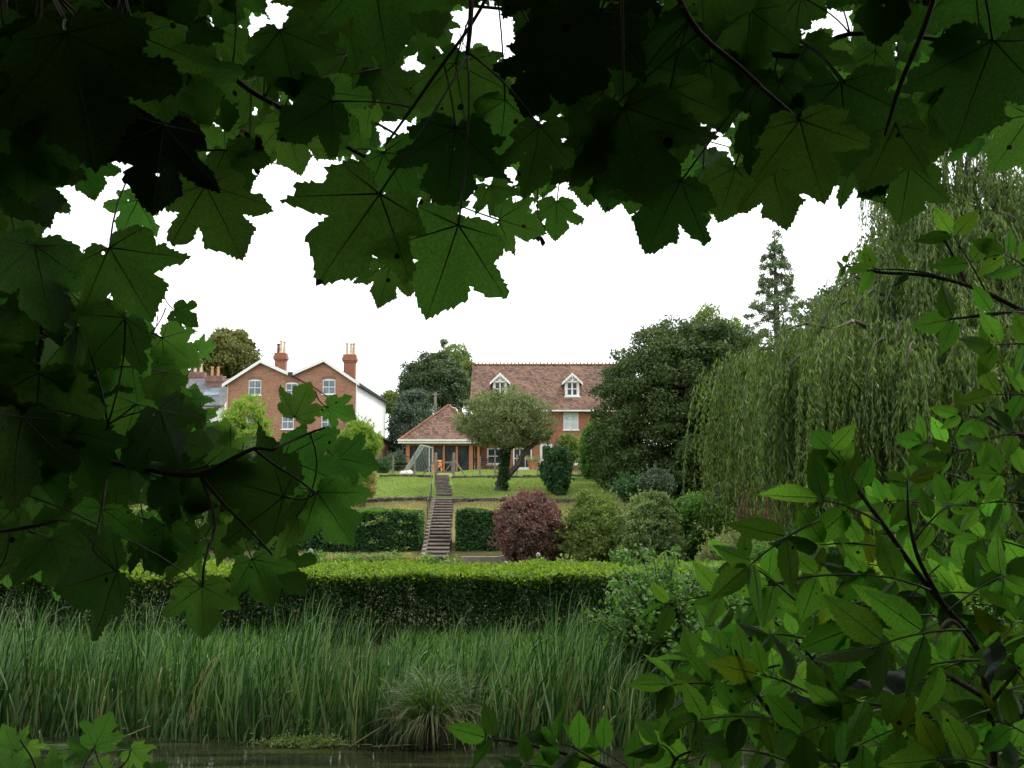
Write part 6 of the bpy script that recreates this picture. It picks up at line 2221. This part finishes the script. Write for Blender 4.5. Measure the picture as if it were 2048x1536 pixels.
# ---- young sycamore shoot in the bottom left corner
s3 = empty('sycamore_shoot', (-1.5, 2.6, 1.55))
tag(s3, 'young sycamore shoot with upright leaves in the bottom left corner above the water', 'plant')
tw3 = Tw()
tw3.add([(60, 1760, 2.5), (90, 1620, 2.5), (70, 1530, 2.5), (40, 1480, 2.5)], .005, .002)
tw3.add([(90, 1620, 2.5), (150, 1560, 2.5), (190, 1490, 2.5)], .003, .0015)
tw3.add([(150, 1560, 2.5), (240, 1535, 2.5), (262, 1500, 2.5)], .003, .0015)
sycamore(s3, tw3, [(190, 1492, 222, 1424, .10, .3, .3), (180, 1500, 138, 1478, .08, .3, .3), (30, 1500, 5, 1455, .09, .2, .3), (55, 1490, 75, 1520, .08, .3, .3), (262, 1500, 300, 1535, .08, .4, .3), (258, 1498, 235, 1490, .05, .3, .3),
                    (100, 1560, 40, 1530, .1, .2, .3), (110, 1550, 130, 1505, .09, .3, .3), (200, 1540, 215, 1510, .06, .3, .3), (20, 1560, -20, 1500, .1, .3, .3), (300, 1560, 330, 1520, .05, .2, .3)], [])
tw3.build(s3, 'stem', 'bark_twig')
settle(s3)


# ---- elder bush at the right
el = empty('elder_bush', (.93, 1.75, 1.55))
tag(el, 'elder bush with serrated leaflets filling the right foreground', 'bush')
twe = Tw()
twe.add([(1940, 2400, 1.75), (1985, 1900, 1.75), (1988, 1536, 1.75), (1978, 1420, 1.75), (1955, 1300, 1.75), (1900, 1225, 1.75), (1830, 1140, 1.75), (1760, 1040, 1.75), (1700, 960, 1.75), (1660, 900, 1.75)], .010, .003)
twe.add([(1890, 1215, 1.75), (1838, 1120, 1.7), (1818, 1040, 1.7), (1815, 1000, 1.7)], .005, .002)
twe.add([(1978, 1400, 1.75), (1900, 1355, 1.65), (1850, 1345, 1.6), (1790, 1365, 1.55)], .006, .002)
twe.add([(1950, 1290, 1.75), (1900, 1240, 1.6), (1860, 1300, 1.5)], .004, .002)
twe.add([(2200, 700, 1.9), (2080, 640, 1.9), (1960, 580, 1.85), (1860, 552, 1.8), (1760, 545, 1.8), (1690, 532, 1.8)], .006, .002)
twe.add([(1930, 565, 1.85), (1900, 500, 1.8), (1880, 470, 1.8)], .003, .002)
twe.add([(2200, 620, 1.8), (2060, 620, 1.8), (1980, 630, 1.75), (1880, 640, 1.7)], .004, .002)
twe.add([(2250, 1000, 1.8), (2100, 900, 1.8), (2000, 850, 1.75), (1940, 800, 1.75)], .005, .002)
twe.add([(1985, 1500, 1.75), (1870, 1430, 1.65), (1760, 1410, 1.6), (1640, 1400, 1.55)], .004, .002)
twe.add([(1700, 1700, 1.6), (1610, 1540, 1.55), (1560, 1450, 1.5), (1500, 1370, 1.5), (1470, 1300, 1.5)], .006, .002)
twe.add([(1500, 1760, 1.6), (1330, 1600, 1.55), (1200, 1530, 1.5), (1060, 1490, 1.5), (990, 1480, 1.5)], .005, .0016)
twe.add([(1330, 1600, 1.55), (1350, 1520, 1.5), (1400, 1500, 1.5)], .003, .0015)
twe.add([(1970, 1420, 1.75), (2040, 1330, 1.7), (2080, 1240, 1.7)], .004, .002)


def compound(el, bx, by, ex, ey, d, n, size, roll=0., spread=.85):
    """One pinnate elder leaf: a stalk from (bx,by) to (ex,ey), paired leaflets and an end leaflet."""
    A, B = at(bx, by, d), at(ex, ey, d + random.uniform(-.08, .05))
    mid = A.lerp(B, .5) + Vector((0, 0, .012))
    pts = [A * (1 - t) ** 2 + mid * 2 * t * (1 - t) + B * t * t for t in np.linspace(0, 1, 6)]
    st = MB().tube(pts, [.0022, .002, .0018, .0015, .0013, .001], 6).build('leaf_stalk', M['green_stem'], el, smooth=True)
    ax = (B - A).normalized()
    vd = (A - EYE).normalized()
    side = ax.cross(vd).normalized()
    size *= .8
    out = [(B, ax, size * 1.05)]
    pairs = (n - 1) // 2
    for k in range(pairs):
        t = 1 - (k + .12) / (pairs + .15)
        p = A * (1 - t) ** 2 + mid * 2 * t * (1 - t) + B * t * t
        for s in (-1, 1):
            out.append((p, (ax * (1 - spread * .55) + side * s * spread).normalized(), size * random.uniform(.82, 1.05)))
    for p, dr, L in out:
        L *= random.uniform(.9, 1.12)
        T = p + (dr + vd * random.uniform(-.35, .25) + Vector((0, 0, random.uniform(-.25, .05)))).normalized() * L
        put_leaf(el, ELD, p + dr * .004, T, roll + random.gauss(0, .55), 'leaflet', flip=random.random() < .12, thin=random.choice([.35, .7, 1.0, 1.3]) * random.uniform(.8, 1.15))
    return out


ELL = [  # base px, end px, distance, leaflets, leaflet length
    (1975, 590, 1905, 470, 1.8, 5, .095), (1880, 552, 1740, 540, 1.8, 5, .07), (1760, 540, 1690, 530, 1.8, 5, .05), (2060, 625, 1900, 640, 1.75, 5, .10), (2080, 560, 2010, 510, 1.75, 5, .09), (2120, 700, 1990, 690, 1.7, 5, .10),
    (2100, 800, 1990, 790, 1.7, 5, .09), (2080, 870, 1970, 880, 1.7, 5, .09), (2000, 860, 1920, 830, 1.75, 5, .075), (2100, 960, 2000, 950, 1.7, 5, .085), (1980, 900, 1900, 910, 1.75, 5, .07), (2060, 1010, 1950, 1010, 1.7, 5, .085),
    (1745, 1020, 1690, 950, 1.6, 5, .09), (1760, 1045, 1640, 1000, 1.5, 5, .115), (1700, 960, 1660, 900, 1.65, 5, .085), (1815, 1005, 1815, 960, 1.7, 5, .075), (1830, 1080, 1900, 1010, 1.7, 5, .085), (1800, 1100, 1640, 1090, 1.55, 5, .10),
    (1860, 1180, 1720, 1150, 1.55, 5, .105), (1900, 1220, 2010, 1150, 1.65, 5, .10), (1640, 1040, 1500, 1130, 1.4, 5, .11), (1720, 1150, 1540, 1170, 1.5, 5, .095), (1540, 1180, 1330, 1210, 1.6, 5, .085), (1590, 1200, 1480, 1120, 1.7, 5, .08),
    (1870, 1230, 1700, 1260, 1.45, 5, .12), (1930, 1260, 1760, 1290, 1.35, 5, .13), (1960, 1320, 1790, 1350, 1.4, 5, .12), (1960, 1340, 2040, 1240, 1.7, 5, .10), (1900, 1360, 1720, 1400, 1.45, 5, .11), (1640, 1290, 1540, 1270, 1.6, 5, .085),
    (1560, 1330, 1400, 1390, 1.55, 5, .10), (1560, 1440, 1400, 1440, 1.5, 5, .10), (1500, 1380, 1340, 1370, 1.55, 5, .085), (1640, 1400, 1520, 1350, 1.5, 5, .10), (1760, 1420, 1600, 1470, 1.5, 5, .105), (1870, 1440, 1720, 1490, 1.5, 5, .11),
    (1980, 1420, 1870, 1480, 1.55, 5, .11), (2060, 1380, 2000, 1300, 1.7, 5, .10), (2070, 1480, 1980, 1440, 1.65, 5, .11), (1990, 1540, 1880, 1520, 1.5, 5, .11), (1610, 1540, 1480, 1500, 1.5, 5, .10), (1700, 1560, 1620, 1510, 1.5, 5, .10),
    (1120, 1512, 975, 1476, 1.5, 3, .085), (1200, 1530, 1110, 1485, 1.5, 5, .085), (1330, 1600, 1200, 1500, 1.5, 5, .09), (1350, 1520, 1320, 1490, 1.5, 5, .07), (1400, 1530, 1420, 1500, 1.5, 5, .065), (1150, 1560, 1050, 1530, 1.45, 5, .08),
    (2060, 1100, 1960, 1080, 1.8, 5, .08), (2080, 1180, 1980, 1160, 1.8, 5, .085), (1880, 1130, 1820, 1200, 1.8, 5, .08), (1780, 1230, 1660, 1200, 1.8, 5, .085)]
for c in ELL:
    compound(el, *c[:6], c[6], random.gauss(0, .3))
twe.build(el, 'branch', 'bark')
settle(el)
# ---- a second elder a little farther back, its leaves yellower and smaller in view
el2 = empty('elder_bush', (2.0, 2.9, 1.55))
tag(el2, 'farther elder bush with yellow-green leaves behind the main elder stem at the right edge', 'bush')
twe = Tw()
twe.add([(2250, 2100, 2.9), (2140, 1600, 2.8), (2060, 1350, 2.75), (1990, 1180, 2.7), (1960, 1050, 2.7), (1930, 930, 2.7)], .009, .003)
twe.add([(2060, 1350, 2.75), (1960, 1330, 2.7), (1850, 1270, 2.65), (1760, 1240, 2.6)], .004, .0015)
twe.add([(2140, 1600, 2.8), (1990, 1480, 2.7), (1870, 1450, 2.65), (1700, 1480, 2.6)], .004, .0015)
twe.add([(1990, 1180, 2.7), (1900, 1120, 2.65), (1840, 1060, 2.6)], .003, .0015)
while len(el2.children) < 330:
    bx, by = random.uniform(1560, 2110), random.uniform(880, 1560)
    if bx < np.interp(by, [880, 1000, 1150, 1300, 1560], [1880, 1780, 1620, 1560, 1540]):
        continue
    an = random.gauss(math.pi, .6)
    compound(el2, bx, by, bx + math.cos(an) * 85, by + math.sin(an) * 55, random.uniform(2.35, 3.0), 5, random.uniform(.10, .14), random.gauss(0, .4))
twe.build(el2, 'branch', 'bark')
settle(el2)
el3 = empty('elder_bush', (1.5, 2.2, 1.55))
tag(el3, 'low elder bush filling the bottom right corner between the two taller elders', 'bush')
twe = Tw()
twe.add([(1900, 2300, 2.2), (1840, 1800, 2.2), (1780, 1560, 2.15), (1690, 1400, 2.1), (1600, 1290, 2.1), (1520, 1220, 2.1)], .007, .002)
twe.add([(1780, 1560, 2.15), (1900, 1420, 2.1), (1960, 1330, 2.1)], .004, .0015)
twe.add([(1780, 1560, 2.15), (1600, 1480, 2.1), (1450, 1440, 2.1)], .004, .0015)
while len(el3.children) < 290:
    bx, by = random.uniform(1330, 2110), random.uniform(1120, 1580)
    if bx < np.interp(by, [1120, 1250, 1400, 1580], [1640, 1480, 1420, 1340]):
        continue
    an = random.gauss(math.pi, .6)
    compound(el3, bx, by, bx + math.cos(an) * 100, by + math.sin(an) * 60, random.uniform(1.75, 2.3), 5, random.uniform(.10, .135), random.gauss(0, .4))
twe.build(el3, 'branch', 'bark')
settle(el3)
# a withered grey leaf and stray dead leaf caught in the elder
for (a, b, L, lab) in (((1835, 1335), (1700, 1395), .11, 'withered grey dead leaf caught in the elder branches'), ((1985, 1260), (1990, 1375), .10, 'crumpled grey dead leaf hanging on the main elder stem')):
    d = L * FOC / math.hypot(b[0] - a[0], b[1] - a[1])
    J, T = at(*a, d), at(*b, d)
    me = ELD[2].copy()
    me.materials.clear()
    M.setdefault('dead_leaf', plain('dead_leaf', (.17, .18, .17), .7, .35, 30))
    me.materials.append(M['dead_leaf'])
    me.materials.append(M['dead_leaf'])
    for v in me.vertices:
        v.co.z += .06 * math.sin(v.co.y * 14 + v.co.x * 9)
        v.co.x *= .75
    o = put_leaf(None, [me], J, T, .6, 'dead_leaf', 0)
    tag(o, lab, 'leaf')


# ---- bunches of winged seeds hanging among the sycamore leaves
def keys(px, py, d, n, label):
    c = at(px, py, d)
    root = empty('seed_cluster', c)
    tag(root, label, 'seeds', 'sycamore seed bunches')
    MB().tube([c + Vector((0, 0, .07)), c, c + Vector((.005, 0, -.05))], [.0014, .0012, .0008], 5).build('stalk', M['petiole'], root)
    for i in range(n):
        q = c + Vector((random.gauss(0, .012), random.gauss(0, .012), random.uniform(-.05, .02)))
        for s in (-1, 1):
            w = MB()
            dr = Vector((s * random.uniform(.15, .5), random.gauss(0, .5), -1)).normalized()
            sd = dr.cross(Vector((0, 1, 0.2))).normalized()
            Lk = .024
            w.add([q, q + dr * Lk * .3 + sd * .004, q + dr * Lk * .75 + sd * .007, q + dr * Lk, q + dr * Lk * .75 - sd * .003, q + dr * Lk * .3 - sd * .003], [(0, 1, 2, 3, 4, 5)])
            w.add([q + Vector((0, .001, 0)), q + dr * .008 + sd * .004, q + dr * .008 - sd * .004, q + dr * .007 + Vector((0, -.004, 0))], [(0, 1, 3), (0, 3, 2), (1, 2, 3)])
            w.build('winged_seed', M['seed'], root)
    settle(root)


M['seed'] = plain('seed', (.10, .055, .03), .7, .4, 60)
keys(500, 265, 1.55, 12, 'bunch of brown winged seeds hanging under the upper left twig')
keys(75, 640, 1.55, 12, 'bunch of brown winged seeds at the left edge among the leaves')
keys(870, 375, 1.7, 5, 'small bunch of reddish seeds behind the central hanging leaves')
keys(1075, 425, 1.8, 4, 'few reddish seeds beside the small bright leaf')
keys(115, 800, 1.6, 8, 'bunch of brown seeds beside the left bough')
